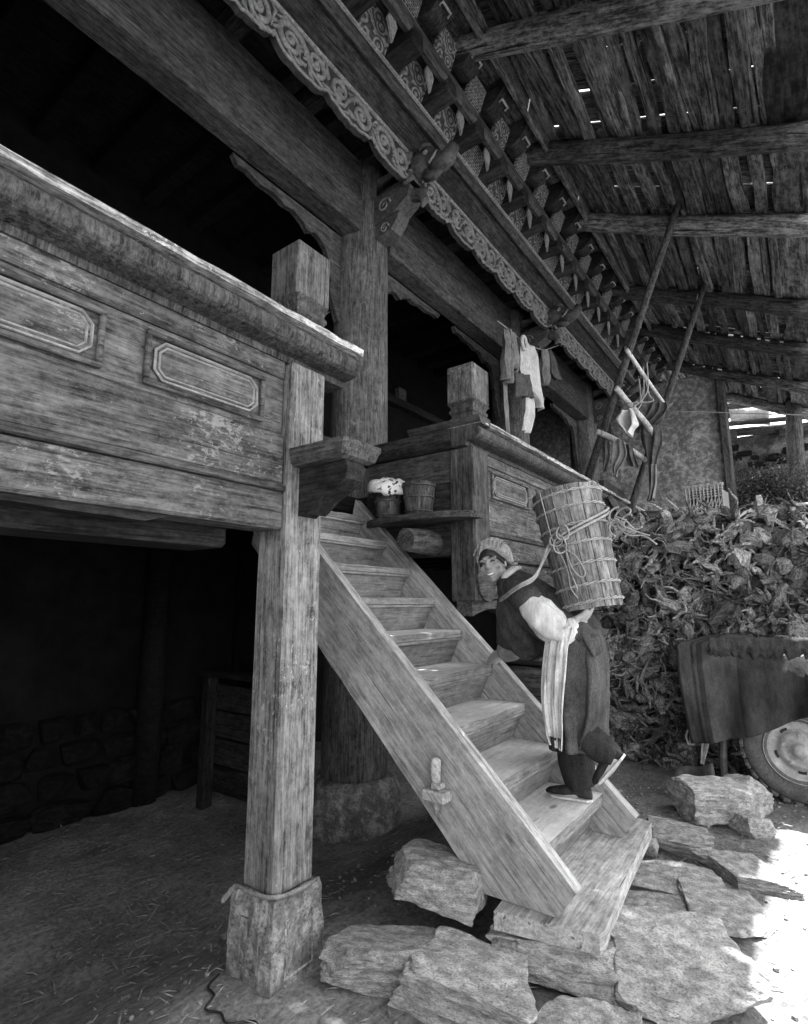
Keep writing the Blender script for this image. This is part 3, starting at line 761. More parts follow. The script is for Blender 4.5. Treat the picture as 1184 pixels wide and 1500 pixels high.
# ------------------------------------------------------------------ stones
STN = 0
def stone_at(px0, py0, px1, py1, ybase, h, depth, label, mat, seed, rot=0, zb=None, name='boulder', tilt=0):
    """stone filling a picture rectangle when it stands at distance ybase (centre)"""
    a = P(px0, (py0+py1)/2, y=ybase); b = P(px1, (py0+py1)/2, y=ybase); c = (a+b)/2
    wdt = (b-a).length
    o = mk(name, rock_mesh(seed, 5, 11, .10), mat)
    z0 = gz(c.x, c.y)-.04 if zb is None else zb
    o.location = (c.x, ybase, z0+h/2); o.scale = (wdt*1.12, depth, h); o.rotation_euler = (tilt, 0, rot)
    return tag(o, label, 'stone', 'stones around the foot of the stairs')
stone_at(580, 1295, 700, 1385, 2.36, .24, .32, 'wedge-shaped pale stone standing on the flat stones beside the stair stringer', M_rock, 11, .3, .13)
stone_at(508, 1345, 628, 1455, 2.02, .20, .34, 'low angular stone in front of the carved post base', M_rock, 12, .5)
stone_at(612, 1385, 775, 1500, 2.10, .20, .42, 'broad flat slab stone beneath the wedge-shaped stone', M_rock, 13, .2)
stone_at(748, 1365, 905, 1432, 2.52, .205, .42, 'flat stone propping up the foot plank of the stairs', M_rock, 14, .25, -.03)
stone_at(905, 1345, 1094, 1490, 2.68, .24, .52, 'large square-cut block beside the foot plank of the stairs', M_rock, 15, .5, -.05)
stone_at(785, 1450, 930, 1500, 2.12, .14, .3, 'half-buried stone in the dirt below the foot plank', M_rock, 16, .3)
stone_at(925, 1228, 1047, 1290, 3.62, .10, .5, 'flat paving stone next to the lower end of the far stringer', M_pave, 17, .2, -.06, 'paving_stone')
stone_at(945, 1205, 1040, 1238, 4.1, .15, .38, 'low rounded stone just behind the foot plank', M_rock, 18, .1, -.04)
stone_at(1052, 1228, 1142, 1282, 3.95, .10, .5, 'flat paving stone reaching into the sunlight', M_pave, 19, .6, -.05, 'paving_stone')
stone_at(1000, 1288, 1142, 1352, 3.35, .10, .5, 'long paving slab behind the square-cut block', M_pave, 20, .2, -.045, 'paving_stone')
stone_at(905, 1290, 1010, 1350, 3.2, .08, .45, 'small paving slab along the edge of the foot plank', M_pave, 21, .1, -.05, 'paving_stone')
stone_at(988, 1140, 1095, 1212, 4.75, .32, .45, 'big pale boulder in front of the dark metal sheet', M_rock, 22, .4)
stone_at(1045, 1135, 1118, 1190, 5.0, .28, .35, 'pointed boulder leaning behind the big pale boulder', M_rock, 27, 1.1)
stone_at(1076, 1172, 1124, 1208, 4.62, .16, .22, 'small pale rock beside the big pale boulder', M_rock, 23, .7)
stone_at(1075, 1128, 1110, 1160, 5.5, .14, .2, 'dull grey rock close to the tractor wheel', M_pave, 24, .2)
stone_at(725, 1378, 757, 1402, 2.3, .055, .09, 'fist-sized stone lying against the foot plank', M_rock, 25, .2, .10)
stone_at(940, 1205, 962, 1225, 3.85, .10, .1, 'fist-sized round stone at the corner of the foot plank', M_rock, 26, .2, .0)

# ------------------------------------------------------------------ wood pile
def root_mesh(seed):
    r = random.Random(seed); m = MB()
    n = 6; a = V((r.gauss(0, 1), r.gauss(0, .5), r.gauss(0, .6))).normalized()
    pts = []; p = -a*.5
    for i in range(n+1):
        pts.append(p+V((r.uniform(-.06, .06), r.uniform(-.06, .06), r.uniform(-.06, .06)))); p = p+a/n
    R = r.uniform(.16, .28) if seed % 2 else r.uniform(.07, .14); m.tube(pts, [R*f*r.uniform(.75, 1.25) for f in (.45, .85, 1, 1.1, 1, .8, .5)], 8, jit=.45, seed=seed)
    for k in range(r.randint(4, 8)):
        s = pts[r.randrange(1, n)]; d = V((r.gauss(0, 1), r.gauss(-.5, .8), r.gauss(0, 1))).normalized(); q = s.copy(); L = r.uniform(.35, .8); ps = [q.copy()]
        for j in range(4):
            d = (d+V((r.gauss(0, .4), r.gauss(0, .4), r.gauss(0, .4)))).normalized(); q = q+d*L/3.2; ps.append(q.copy())
        w0 = r.uniform(.045, .10); m.tube(ps, [w0, w0*.8, w0*.6, w0*.45, w0*.16], 5, jit=.35, seed=seed+k)
    return m.mesh('firewood_root')
roots = [root_mesh(300+s) for s in range(16)]
for i, r_ in enumerate(roots): r_.materials.append(M_root)
rnd = random.Random(5)
def pile_front(x, z):           # distance of the pile's ragged face
    return 5.95+.12*z+.35*max(0, -1.2-x)*0+.10*fbm((x*1.5, z*1.5, 7), 3)
def pile_top(x): return 2.36+.10*fbm((x*1.7, 3, 3), 3)-.35*max(0, -1.35-x)
pos = []; tries = 0
while len(pos) < 300 and tries < 40000:
    tries += 1
    x = rnd.uniform(-1.74, .42); z = rnd.uniform(.03, 2.5)
    if z > pile_top(x)+.05: continue
    if x < -1.74+.0*z: continue
    if any((x-a)**2+(z-b)**2 < .0112 for a, b in pos): continue
    pos.append((x, z))
for x, z in pos:
    s = rnd.uniform(.20, .34); o = mk('firewood_root', rnd.choice(roots), None)
    o.location = (x, pile_front(x, z)+rnd.uniform(-.16, .08), z); o.scale = (s, s, s*.85)
    o.rotation_euler = (rnd.uniform(-.6, .6), rnd.uniform(0, 6.28), rnd.uniform(-.5, .5))
    tag(o, 'gnarled dry root stump in the face of the tall firewood pile', 'firewood', 'root stumps stacked in the firewood pile')
fill = MB()
for k in range(1150):
    x = rnd.uniform(-1.78, .6); z = rnd.uniform(0, 1)*pile_top(x)+.02
    if k > 900: z = pile_top(x)+rnd.uniform(-.03, .05)
    me = roots[k % 16]; s = rnd.uniform(.18, .28)
    yy = pile_front(x, z)+rnd.uniform(.02, .22) if k <= 900 else pile_front(x, z)+rnd.uniform(.1, .95)
    Mx = Matrix.Translation((x, yy, z)) @ Matrix.Rotation(rnd.uniform(0, 6.28), 4, V((rnd.gauss(0, 1), rnd.gauss(0, 1), rnd.gauss(0, 1))).normalized()) @ Matrix.Scale(s, 4)
    fill.add([v.co for v in me.vertices], [tuple(p.vertices) for p in me.polygons], Mx)
rows = []
for j in range(13):
    z = 2.28*j/12; rows.append([(-1.72+2.4*i/14, pile_front(-1.72+2.4*i/14, z)+.26, z-.02) for i in range(15)])
fill.grid(rows)
rows = [[(-1.72+2.4*i/14, pile_front(-1.72+2.4*i/14, 2.2)+.16+1.0*j/4, 2.26) for i in range(15)] for j in range(5)]
fill.grid(rows)
fo = fill.obj('firewood_pile', M_root); kind(fo, 'stuff'); tag(fo, 'mass of broken roots deep inside the tall firewood pile', 'firewood')
# long twisted sticks on the crest
for k in range(16):
    x = -1.1+k*.1+rnd.uniform(-.05, .05); p = V((x, 6.25+rnd.uniform(-.1, .3), pile_top(x)+.02)); d = V((rnd.gauss(0, .6), rnd.gauss(0, .3), rnd.uniform(.1, .7))).normalized(); ps = [p.copy()]
    for j in range(5):
        d = (d+V((rnd.gauss(0, .35), rnd.gauss(0, .2), rnd.gauss(-.1, .3)))).normalized(); p = p+d*rnd.uniform(.05, .09); ps.append(p.copy())
    o = MB().tube(ps, [.02, .018, .016, .014, .01, .004], 6, jit=.3, seed=k).obj('root_stick', M_cutw if k % 3 else M_root)
    tag(o, 'bleached twisted root sticking up along the crest of the firewood pile', 'firewood', 'twisted roots along the crest of the pile')

# ------------------------------------------------------------------ tractor under a blanket
tr = thing('walking_tractor', 'small farm tractor mostly hidden under a dark blanket beside the firewood pile', 'tractor', (-.2, 5.55, 0))
TO = V(tr.location)
def tp(mb, name, mat, par=None, smooth=False):
    o = mb.obj(name, mat, par or tr, smooth)
    if par is None: o.location = -TO
    return o
WC = V((-.165, 5.52, .40)); RW = Matrix.Translation(WC) @ Matrix.Rotation(pi/2, 4, 'X')     # wheel axis along Y, outer face towards -Y
prof = [(.22, -.075), (.25, -.088), (.31, -.095), (.36, -.088), (.392, -.06), (.398, -.03), (.398, .03), (.392, .06), (.36, .09), (.25, .09), (.22, .07)]
ty = tp(MB().lathe(prof, 48, Matrix.Translation(WC) @ Matrix.Rotation(-pi/2, 4, 'X'), 0, 0, False), 'tyre', M_rubber, None, True)
lug = MB().box((-.028, -.05, -.012), (.028, .05, .016), .006).mesh('tread_lug')
for k in range(30):
    a = 2*pi*k/30
    for s in (-1, 1):
        o = mk('tread_lug', lug, M_rubber, ty); o.matrix_local = Matrix.Translation(WC+V((.396*cos(a+s*.05), s*.05, .396*sin(a+s*.05)))) @ Matrix.Rotation(-a, 4, 'Y') @ Matrix.Rotation(pi/2, 4, 'Y') @ Matrix.Rotation(s*.5, 4, 'Z')
rim = tp(MB().lathe([(.245, -.10), (.25, -.095), (.235, -.075), (.205, -.05), (.195, -.035), (.15, -.03), (.14, -.055), (.11, -.06), (.06, -.058), (.05, -.085), (.02, -.09), (.001, -.09)], 40, Matrix.Translation(WC) @ Matrix.Rotation(-pi/2, 4, 'X'), 0, 0, False), 'rim', M_rim, None, True)
for k in range(5):
    a = 2*pi*k/5+.3
    MB().lathe([(.014, 0), (.014, .014), (.008, .018)], 6, Matrix.Translation(WC+V((.118*cos(a), -.058, .118*sin(a)))) @ Matrix.Rotation(pi/2, 4, 'X')).obj('wheel_nut', M_rim, rim)
    a += pi/5
    MB().tube([WC+V((.168*cos(a-.16), -.034, .168*sin(a-.16))), WC+V((.17*cos(a), -.035, .17*sin(a))), WC+V((.168*cos(a+.16), -.034, .168*sin(a+.16)))], .011, 6).obj('vent_slot', M_black, rim)
# engine body and frame that carry the blanket
tp(MB().box((-.80, 5.42, .62), (.15, 5.85, 1.18), .05), 'hood', M_metal)
tp(MB().box((-.72, 5.5, .42), (.5, 5.62, .5), .01), 'frame_rail', M_metal); tp(MB().box((-.72, 5.7, .42), (.5, 5.82, .5), .01), 'frame_rail', M_metal)
tp(MB().tube([WC+V((0, .0, 0)), WC+V((0, .4, 0))], .04, 10), 'axle', M_metal)
tp(MB().tube([(-.70, 5.56, .43), (-.72, 5.56, .2), (-.72, 5.56, gz(-.72, 5.56)-.02)], .03, 8), 'prop_stand', M_metal)
# blanket: top lies on the hood, front falls in folds
def blanket():
    rows = []; n = 60
    Lft = [(1030, 935, 5.8), (990, 945, 5.42), (992, 975, 5.36), (1000, 1030, 5.34), (1012, 1090, 5.33)]
    Rgt = [(1250, 938, 5.8), (1245, 962, 5.42), (1245, 995, 5.28), (1245, 1012, 5.25), (1250, 1012, 5.24)]
    m = 26
    def pl(L, t):
        t *= len(L)-1; i = min(int(t), len(L)-2); f = t-i; a, b = L[i], L[i+1]; return [a[k]+(b[k]-a[k])*f for k in range(3)]
    for j in range(m+1):
        v = j/m; l = pl(Lft, v); r = pl(Rgt, v); row = []
        for i in range(n+1):
            u = i/n; px = l[0]+(r[0]-l[0])*u; py = l[1]+(r[1]-l[1])*u; yy = l[2]+(r[2]-l[2])*u
            if v > .5: py += (18*sin(pi*u)*(v-.5)*2) - (14*max(0, u-.7)*(v-.5)*2)
            p = P(px, py, y=yy); f = max(0, v-.28)
            p.y -= .062*f*(sin(u*17+3.2*v*(u-.3)+.9*sin(u*6))+.55*sin(u*31+2*v+1)+.5*mnoise.noise(V((u*8, v*3, 2))))*(.7+.6*u) + .05*f*sin(pi*u) + .03*fbm((u*5, v*4, 1), 5)
            p.z += .012*fbm((u*5, v*5, 8), 3)+.055*sin(u*6.5+.4)*max(0, 1-v)*.8
            row.append(p)
        rows.append(row)
    return MB().grid([r[::-1] for r in rows])
bl = blanket().obj('draped_blanket', M_blank, None, True)
md = bl.modifiers.new('thickness', 'SOLIDIFY'); md.thickness = .008; md.offset = 0
bl.data.materials.append(M_blank2)
n = 60
for i, p in enumerate(bl.data.polygons):
    u = 1-(i % n)/n
    if .03 < u < .085 or .105 < u < .13 or .16 < u < .36: p.material_index = 1
tag(bl, 'dark heavy blanket with pale side stripes draped over the tractor', 'blanket')
patch = MB(); rows = []
for j in range(9):
    rows.append([P(1038+i*2.9+(4*fbm((j*.9, i*.02, 5), 2)), 934+j*(3.6+1.5*fbm((i*.33, 2, 9), 4))+.08*i*0, y=5.335-.03*sin(j*.5)-.012*fbm((i*.3, j*.5, 3), 3)) for i in range(78)])
patch.grid([r[::-1] for r in rows]); pt = patch.obj('torn_patch', M_robe, None, True); pt.modifiers.new('thickness', 'SOLIDIFY').thickness = .006
tag(pt, 'torn darker cloth lying over the upper edge of the draped blanket', 'cloth')
# straw rope hanging below the blanket
for k, (a, b) in enumerate((((1034, 1065), (1027, 1118)), ((1010, 1068), (1012, 1092)))):
    p = P(*a, y=5.42); q = P(*b, y=5.40); m = MB()
    for s in range(6):
        o_ = V((rnd.uniform(-.02, .02), rnd.uniform(-.02, .02), 0)); m.tube([p+o_*.5, (p+q)/2+o_*1.3+V((.015*sin(s), 0, 0)), q+o_], .007, 5)
    tag(m.obj('frayed_rope', M_rope), ['frayed straw rope hanging under the middle of the blanket hem', 'short frayed tuft under the striped corner of the blanket'][k], 'rope')
# rusty sheet
m = MB(); rows = []
for j in range(7):
    rows.append([P(986+i*8.5+j*1.5, 1128-2.5*i*.6+j*7.0, y=5.15-.03*j)+V((0, .05*sin(i*.7), .01*sin(i*1.1+j))) for i in range(8)])
m.grid([r[::-1] for r in rows]); o = m.obj('metal_sheet', M_metal, None, True); o.modifiers.new('thickness', 'SOLIDIFY').thickness = .006
tag(o, 'bent dark metal sheet standing behind the big pale boulder', 'metal sheet')

# ------------------------------------------------------------------ vessels on the shelf
def bucket(loc, r0, r1, h, mat, label, name='bucket'):
    t = thing(name, label, 'bucket', loc)
    MB().lathe([(r0*.9, 0), (r0, .01), (r0+(r1-r0)*.5, h*.5), (r1, h), (r1-.014, h), (r0-.008, .03), (0.01, .028)], 28, None, .02).obj('body', mat, t, True)
    for f in (.12, .55, .9):
        rr = r0+(r1-r0)*f+.004; MB().tube([(rr*cos(a), rr*sin(a), h*f) for a in [2*pi*k/24 for k in range(25)]], .006, 5).obj('hoop', M_carve2, t, True)
    return t
b1_ = bucket((-2.60, 3.30, 2.2), .09, .118, .25, W['midz'], 'tapered wooden bucket under the spotted cloth on the half-round shelf')
b2_ = bucket((-2.31, 3.31, 2.2), .10, .128, .25, W['midz'], 'open wooden bucket standing between the cloth-topped bucket and the post')
m = MB(); rows = []
for j in range(9):
    t = j/8; rr = .005+.13*sin(t*pi*.62); rows.append([((rr*(1+.22*sin(3*a+t)+.1*sin(7*a)))*cos(a)+.03, rr*(1+.1*sin(2*a))*sin(a), .075-.115*t**2+.014*sin(5*a+3*t)+.01*sin(9*a+7*t)) for a in [2*pi*k/24 for k in range(24)]])
m.grid(rows, True); o = m.obj('spotted_cloth', M_spot, None, True, (-2.60, 3.27, 2.455), (.25, .3, 0)); o.scale = (1.1, 1.1, .75); o.modifiers.new('thickness', 'SOLIDIFY').thickness = .01
tag(o, 'white cloth cap with dark spots lying over a wooden bucket', 'cloth')
m = MB(); pts = [(-2.30+.06*t, 3.12+.75*t, 2.0) for t in (0, .25, .5, .75, 1)]
m.tube([V(p)+V((0, 0, .008*sin(i*2))) for i, p in enumerate(pts)], [.085, .092, .09, .094, .09], 12, jit=.16, seed=3)
tag(m.obj('split_log', W['midy']), 'thick split log poking out below the half-round shelf', 'log')
# chest below the far balcony
ch = thing('wooden_chest', 'plain grey wooden chest under the far balcony behind the stairs', 'chest', (-1.75, 3.9, gz(-1.75, 3.9)))
for k in range(4): MB().box((-.33, -.25, .02+.27*k), (.42, .25, .02+.27*k+.262), .008).obj('plank', W['midx'], ch)
MB().box((-.36, -.28, 1.11), (.45, .28, 1.15), .008).obj('lid', W['midx'], ch)

# ------------------------------------------------------------------ the woman carrying the barrel
def ring_loft(path, radii, nseg=24, fold=0, nf=9, seed=0, M=None, wave=0):
    """loft with elliptical sections in a plane holding the Y axis: radii = (across, along Y)"""
    m = MB(); rows = []; pts = [V(p) for p in path]; n = len(pts)
    for i, p in enumerate(pts):
        t = (pts[min(i+1, n-1)]-pts[max(i-1, 0)]).normalized(); b = V((0, 1, 0)); b = (b-t*b.dot(t)).normalized(); nn = b.cross(t)
        a, c = radii[i]; row = []
        for k in range(nseg):
            an = 2*pi*k/nseg; q = p+nn*cos(an)*a+b*sin(an)*c
            f = 1+fold*(i/(n-1))**.7*(sin(nf*an+seed+wave*i)*.6+.5*mnoise.noise(V((cos(an)*2.2+seed, sin(an)*2.2, i*.35))))
            row.append(p+(q-p)*f)
        rows.append(row)
    m.grid(rows, True); m.f.append(tuple(range(nseg))[::-1]); m.f.append(tuple(range((n-1)*nseg, n*nseg)))
    return m
def resample(L, k=3):
    """Catmull-Rom through tuples"""
    out = []; n = len(L)
    for i in range(n-1):
        p0, p1, p2, p3 = (L[max(i-1, 0)], L[i], L[i+1], L[min(i+2, n-1)])
        for j in range(k):
            t = j/k; out.append(tuple(.5*((2*b)+(-a+c)*t+(2*a-5*b+4*c-d)*t*t+(-a+3*b-3*c+d)*t**3) for a, b, c, d in zip(p0, p1, p2, p3)))
    out.append(tuple(L[-1])); return out
def loftpx(spec, **kw):
    """spec rows: px, py, y, across, alongY"""
    s = resample([tuple(P(a, b, y=c))+(d, e) for a, b, c, d, e in spec], 4)
    return ring_loft([q[:3] for q in s], [q[3:] for q in s], **kw)
FR = P(838, 1165, y=3.17)
wm = thing('person', 'smiling person in dark robe and headscarf climbing the stairs under a barrel', 'person', (FR.x, FR.y, .47))
WO = V(wm.location)
def wp(mb, name, mat, smooth=True, par=None):
    o = mb.obj(name, mat, par or wm, smooth)
    if par is None: o.location = -WO
    return o
# head frame: face turned back towards the yard, head tipped to one side
HC = P(722, 826, y=3.04)
hf = V((.10, -.985, -.06)).normalized(); hu = (V((0, 0, 1))-cr*.26); hu = (hu-hf*hu.dot(hf)).normalized(); hr = hf.cross(hu)     # hr: viewer's... her left-right axis
HM = Matrix(((hr.x, hf.x, hu.x, HC.x), (hr.y, hf.y, hu.y, HC.y), (hr.z, hf.z, hu.z, HC.z), (0, 0, 0, 1)))
def H(x, y, z): return HM @ V((x, y, z))
body = MB()
body.ell((0, -.02, .02), (.074, .092, .100), HM, 24, 16)           # skull
body.ell((0, .022, -.045), (.060, .066, .072), HM, 20, 14)         # jaw
body.ell((0, .052, -.098), (.026, .024, .020), HM)                 # chin
for s in (-1, 1):
    body.ell((s*.040, .056, -.022), (.026, .022, .022), HM)        # cheek
    body.ell((s*.034, .066, .030), (.026, .016, .012), HM)         # brow ridge
    body.ell((s*.074, -.012, -.012), (.010, .018, .030), HM)       # ear
    body.ell((s*.012, .088, -.026), (.011, .011, .009), HM)        # nostril
body.tube([H(0, .080, .022), H(0, .090, .0), H(0, .102, -.022), H(0, .088, -.034)], [.009, .011, .015, .008], 10)
body.tube([H(-.030, .070, -.050), H(0, .084, -.052), H(.030, .070, -.050)], [.005, .008, .005], 8)
body.tube([H(-.028, .068, -.076), H(0, .082, -.082), H(.028, .068, -.076)], [.005, .009, .005], 8)
body.tube([H(0, -.03, -.06), P(738, 848, y=3.07), P(756, 862, y=3.08)], [.056, .056, .075], 14)       # neck
def limb(sp_, n=12): 
    s = resample([tuple(P(a, b, y=c))+(r,) for a, b, c, r in sp_], 4); body.tube([q[:3] for q in s], [q[3] for q in s], n)
s = resample([tuple(P(a, b, y=c))+(d, e) for a, b, c, d, e in ((748, 856, 3.08, .07, .10), (770, 872, 3.08, .10, .16), (800, 893, 3.08, .11, .16), (828, 912, 3.08, .10, .13), (848, 935, 3.08, .12, .16), (852, 965, 3.08, .10, .15))], 3)
t_ = ring_loft([q[:3] for q in s], [q[3:] for q in s]); body.add(t_.v, t_.f)
limb([(848, 945, 3.15, .09), (842, 1000, 3.17, .085), (840, 1060, 3.18, .06), (848, 1110, 3.175, .052), (853, 1152, 3.17, .04)])
limb([(852, 945, 3.02, .085), (852, 1000, 3.02, .065), (853, 1062, 3.01, .05), (874, 1090, 2.98, .045), (900, 1109, 2.97, .036)])
limb([(853, 1152, 3.17, .04), (836, 1163, 3.16, .035), (812, 1167, 3.15, .024)]); limb([(900, 1108, 2.97, .04), (890, 1125, 2.96, .035), (876, 1143, 2.95, .024)])
limb([(762, 868, 2.93, .06), (785, 893, 2.88, .05), (816, 921, 2.88, .042), (832, 916, 2.92, .036), (845, 909, 2.95, .028)])       # left arm, bent behind
limb([(756, 872, 3.22, .06), (752, 905, 3.27, .05), (752, 938, 3.32, .042), (744, 951, 3.34, .034), (736, 957, 3.34, .027)])       # right arm, reaching down
def hand(w, e, up, curl, L=.085):
    """palm from w towards e; five fingers"""
    w, e, up = V(w), V(e), V(up); d = (e-w).normalized(); side = d.cross(up).normalized(); up = side.cross(d)
    for k in range(5): body.tube([w+side*(k-2)*.014, w+d*.045+side*(k-2)*.017, w+d*L+side*(k-2)*.018], [.016, .016, .013], 8)
    tips = []
    for k, fl in enumerate((.066, .078, .072, .055)):
        b = w+d*L*.95+side*(k-1.5)*.021; ps = [b]; dd = d.copy()
        for j in range(3):
            dd = (dd-up*curl).normalized(); b = b+dd*fl/3; ps.append(b)
        body.tube(ps, [.0105, .010, .009, .007], 8)
    tb = w+d*.03-side*.032; body.tube([w+d*.012-side*.02, tb, tb+d*.03-side*.02-up*curl*.03, tb+d*.055-side*.02-up*curl*.06], [.014, .0125, .011, .008], 8)
hand(P(843, 910, y=2.95), P(864, 900, y=3.0), V((0, -.5, -.85)), .25, .075)
hand(P(737, 957, y=3.34), P(712, 968, y=3.33), V((.3, -.6, .75)), .22, .08)
bo = wp(body, 'body', M_skin)
md = bo.modifiers.new('skin', 'REMESH'); md.mode = 'VOXEL'; md.voxel_size = .0062; md.use_smooth_shade = True
md = bo.modifiers.new('soft', 'SMOOTH'); md.factor = .5; md.iterations = 3
for s in (-1, 1):
    e = MB(); e.tube([H(s*.034-.016, .078-.004*(s*(-1) < 0), .006), H(s*.034-.006, .083, .011), H(s*.034+.006, .083, .011), H(s*.034+.016, .078, .006)], [.002, .0052, .0052, .002], 8); wp(e, 'eye', M_black)
    e = MB(); e.tube([H(s*.034-.021, .079, .030-.004*(s > 0)), H(s*.034, .087, .037), H(s*.034+.021, .078, .030)], [.002, .0045, .002], 6); wp(e, 'eyebrow', M_hair)
e = MB(); e.tube([H(-.027, .073, -.058), H(-.013, .0825, -.0645), H(0, .0845, -.0665), H(.013, .0825, -.0645), H(.027, .073, -.058)], [.0015, .005, .006, .005, .0015], 8); wp(e, 'teeth', M_teeth)
e = MB(); e.tube([H(-.034, .066, -.054), H(-.017, .081, -.0705), H(0, .084, -.0735), H(.017, .081, -.0705), H(.034, .066, -.054)], .0022, 6); wp(e, 'mouth', M_black)
e = MB(); e.tube([H(-.034, .066, -.054), H(-.017, .081, -.0595), H(0, .0855, -.0605), H(.017, .081, -.0595), H(.034, .066, -.054)], .0018, 6); wp(e, 'mouth', M_black)
# hair cap and scarf
def cap(rx, ry, rz_, c, zc, yfront, name, mat, fold, thick):
    m = MB(); rows = []; N = 40
    for j in range(11):
        t = j/10; row = []
        for k in range(N):
            a = 2*pi*k/N; fr_ = max(0, sin(a))            # sin(a)=1: front of the face
            th = t*(pi*.66-.95*fr_**1.5*yfront)
            f = 1+fold*sin(13*a+5*t)*t+fold*1.4*mnoise.noise(V((cos(a)*2.5, sin(a)*2.5, t*4)))
            row.append(H(c[0]+rx*f*sin(th)*cos(a), c[1]+ry*f*sin(th)*sin(a), c[2]+rz_*f*cos(th)))
        rows.append(row)
    m.grid(rows[::-1], True)
    o = wp(m, name, mat); md = o.modifiers.new('thickness', 'SOLIDIFY'); md.thickness = thick; md.offset = 0; return o
cap(.083, .106, .113, (0, -.022, .022), 0, .80, 'hair', M_hair, .02, .006)
cap(.100, .142, .128, (0, -.058, .034), 0, 1.04, 'head_scarf', M_scarf, .05, .009)
for k in range(9):
    u = -.9+1.8*k/8; pts_ = []
    for j in range(13):
        t = j/12; th = -.95+t*2.55; x_ = .104*sin(u*1.25)*(1-.45*t*t)
        pts_.append(H(x_+.02*t*t, -.058-.150*sin(th)*cos(u*.6)*1.0, .034+.134*cos(th)*sqrt(max(.05, 1-(x_/.11)**2))))
    wp(MB().tube(pts_, [.002]+[.0065+.003*mnoise.noise(V((k, j*.7, 0))) for j in range(11)]+[.003], 6), 'scarf_pleat', M_scarf)
m = MB()
for k in range(7):
    a = 2*pi*k/7; m.tube([H(-.075, -.075, -.03), H(-.085+.03*cos(a), -.08, -.04+.03*sin(a)), H(-.09+.045*cos(a), -.07+.02*sin(2*a), -.05+.045*sin(a))], [.014, .014, .006], 7, flat=.6)
wp(m, 'scarf_knot', M_scarf)
# white collar
m = MB(); m.tube([P(727, 866, y=2.99), P(733, 855, y=2.965), P(742, 842, y=2.96), P(752, 834, y=3.0), P(760, 832, y=3.06)], [.010, .014, .018, .020, .012], 8, flat=2.0); wp(m, 'collar', M_white)
# robe: upper body, skirt, sleeves
up_ = loftpx([(742, 848, 3.07, .075, .10), (752, 857, 3.07, .11, .155), (768, 872, 3.07, .135, .185), (790, 892, 3.07, .145, .185), (815, 910, 3.07, .145, .18), (835, 925, 3.07, .145, .185), (846, 945, 3.07, .155, .19)], fold=.16, nf=5, seed=2, nseg=60, wave=.22)
wp(up_, 'robe', M_robe)
fr_ = loftpx([(755, 868, 3.06, .09, .12), (757, 900, 3.08, .11, .15), (770, 930, 3.1, .12, .15), (786, 955, 3.1, .085, .13), (790, 962, 3.1, .06, .11)], fold=.2, nf=6, seed=5, nseg=60, wave=.16)
wp(fr_, 'robe_front', M_robe)
skt = loftpx([(842, 925, 3.07, .135, .175), (846, 950, 3.07, .155, .195), (847, 990, 3.07, .16, .205), (848, 1035, 3.07, .152, .20), (849, 1070, 3.07, .14, .19), (849, 1092, 3.07, .128, .185)], fold=.2, nf=8, seed=1, nseg=90, wave=.06)
wp(skt, 'skirt', M_skirt)
flap = loftpx([(848, 908, 3.05, .03, .12), (862, 925, 3.045, .035, .13), (872, 942, 3.03, .03, .13), (880, 958, 3.03, .012, .12)], fold=.08, nf=6, seed=4, nseg=30); wp(flap, 'peplum', M_skirt)
bp = loftpx([(868, 945, 3.04, .05, .12), (874, 990, 3.02, .045, .13), (872, 1040, 3.01, .04, .12), (862, 1075, 3.0, .035, .10), (856, 1094, 3.0, .025, .085)], fold=.10, nf=7, seed=7, nseg=36); wp(bp, 'back_panel', M_skirt)
wp(loftpx([(842, 1050, 3.165, .085, .085), (843, 1090, 3.17, .10, .085), (845, 1120, 3.17, .098, .082), (850, 1145, 3.17, .086, .072), (853, 1155, 3.17, .07, .06)], fold=.07, nf=6, seed=3), 'trouser_leg', M_trou)
wp(loftpx([(853, 1060, 3.0, .075, .08), (860, 1078, 2.98, .078, .08), (875, 1092, 2.97, .076, .072), (892, 1104, 2.97, .066, .06), (902, 1111, 2.97, .054, .05)], fold=.07, nf=6, seed=9), 'trouser_leg', M_trou)
def shoe(heel, toe, up, w):
    heel, toe, up = V(heel), V(toe), V(up); d = (toe-heel); L = d.length; d.normalize(); side = d.cross(up).normalized(); up = side.cross(d); rows = []
    for t, wd_, h in ((0, .012, .03), (.03, .028, .055), (.15, .034, .07), (.35, .034, .066), (.6, .042, .052), (.82, .04, .038), (.95, .026, .028), (1, .008, .016)):
        c = heel+d*L*t; row = []
        for k in range(14):
            a = 2*pi*k/14; row.append(c+side*cos(a)*wd_+up*(h*.5+max(-h*.5, sin(a)*h*.5)))
        rows.append(row)
    m = MB(); m.grid(rows, True); m.f.append(tuple(range(14))[::-1]); m.f.append(tuple(range(98, 112)))
    o = wp(m, 'shoe', M_trou)
    z = MB(); rr = []
    for sg in (-1, 1):
        pass
    loop = [heel+d*L*t+side*s_*wd_ for s_, seq in ((1, ((0, .01), (.1, .033), (.4, .036), (.65, .044), (.85, .041), (1, .008))), (-1, ((.98, .01), (.85, .041), (.65, .044), (.4, .036), (.1, .033), (.0, .01)))) for t, wd_ in seq]
    m = MB(); n_ = len(loop); m.add(loop+[p-up*.012 for p in loop], [tuple(range(n_)), tuple(range(n_, 2*n_))[::-1]]+[(i, n_+i, n_+(i+1) % n_, (i+1) % n_) for i in range(n_)])
    m.obj('sole', M_white, o)
TZ = .484
shoe((P(868, 1167, y=3.17).x, 3.17, TZ), (P(802, 1169, y=3.15).x, 3.14, TZ), (0, 0, 1), .04)
shoe(P(914, 1104, y=2.97), P(872, 1150, y=2.95), V((-.72, -.15, .62)), .04)
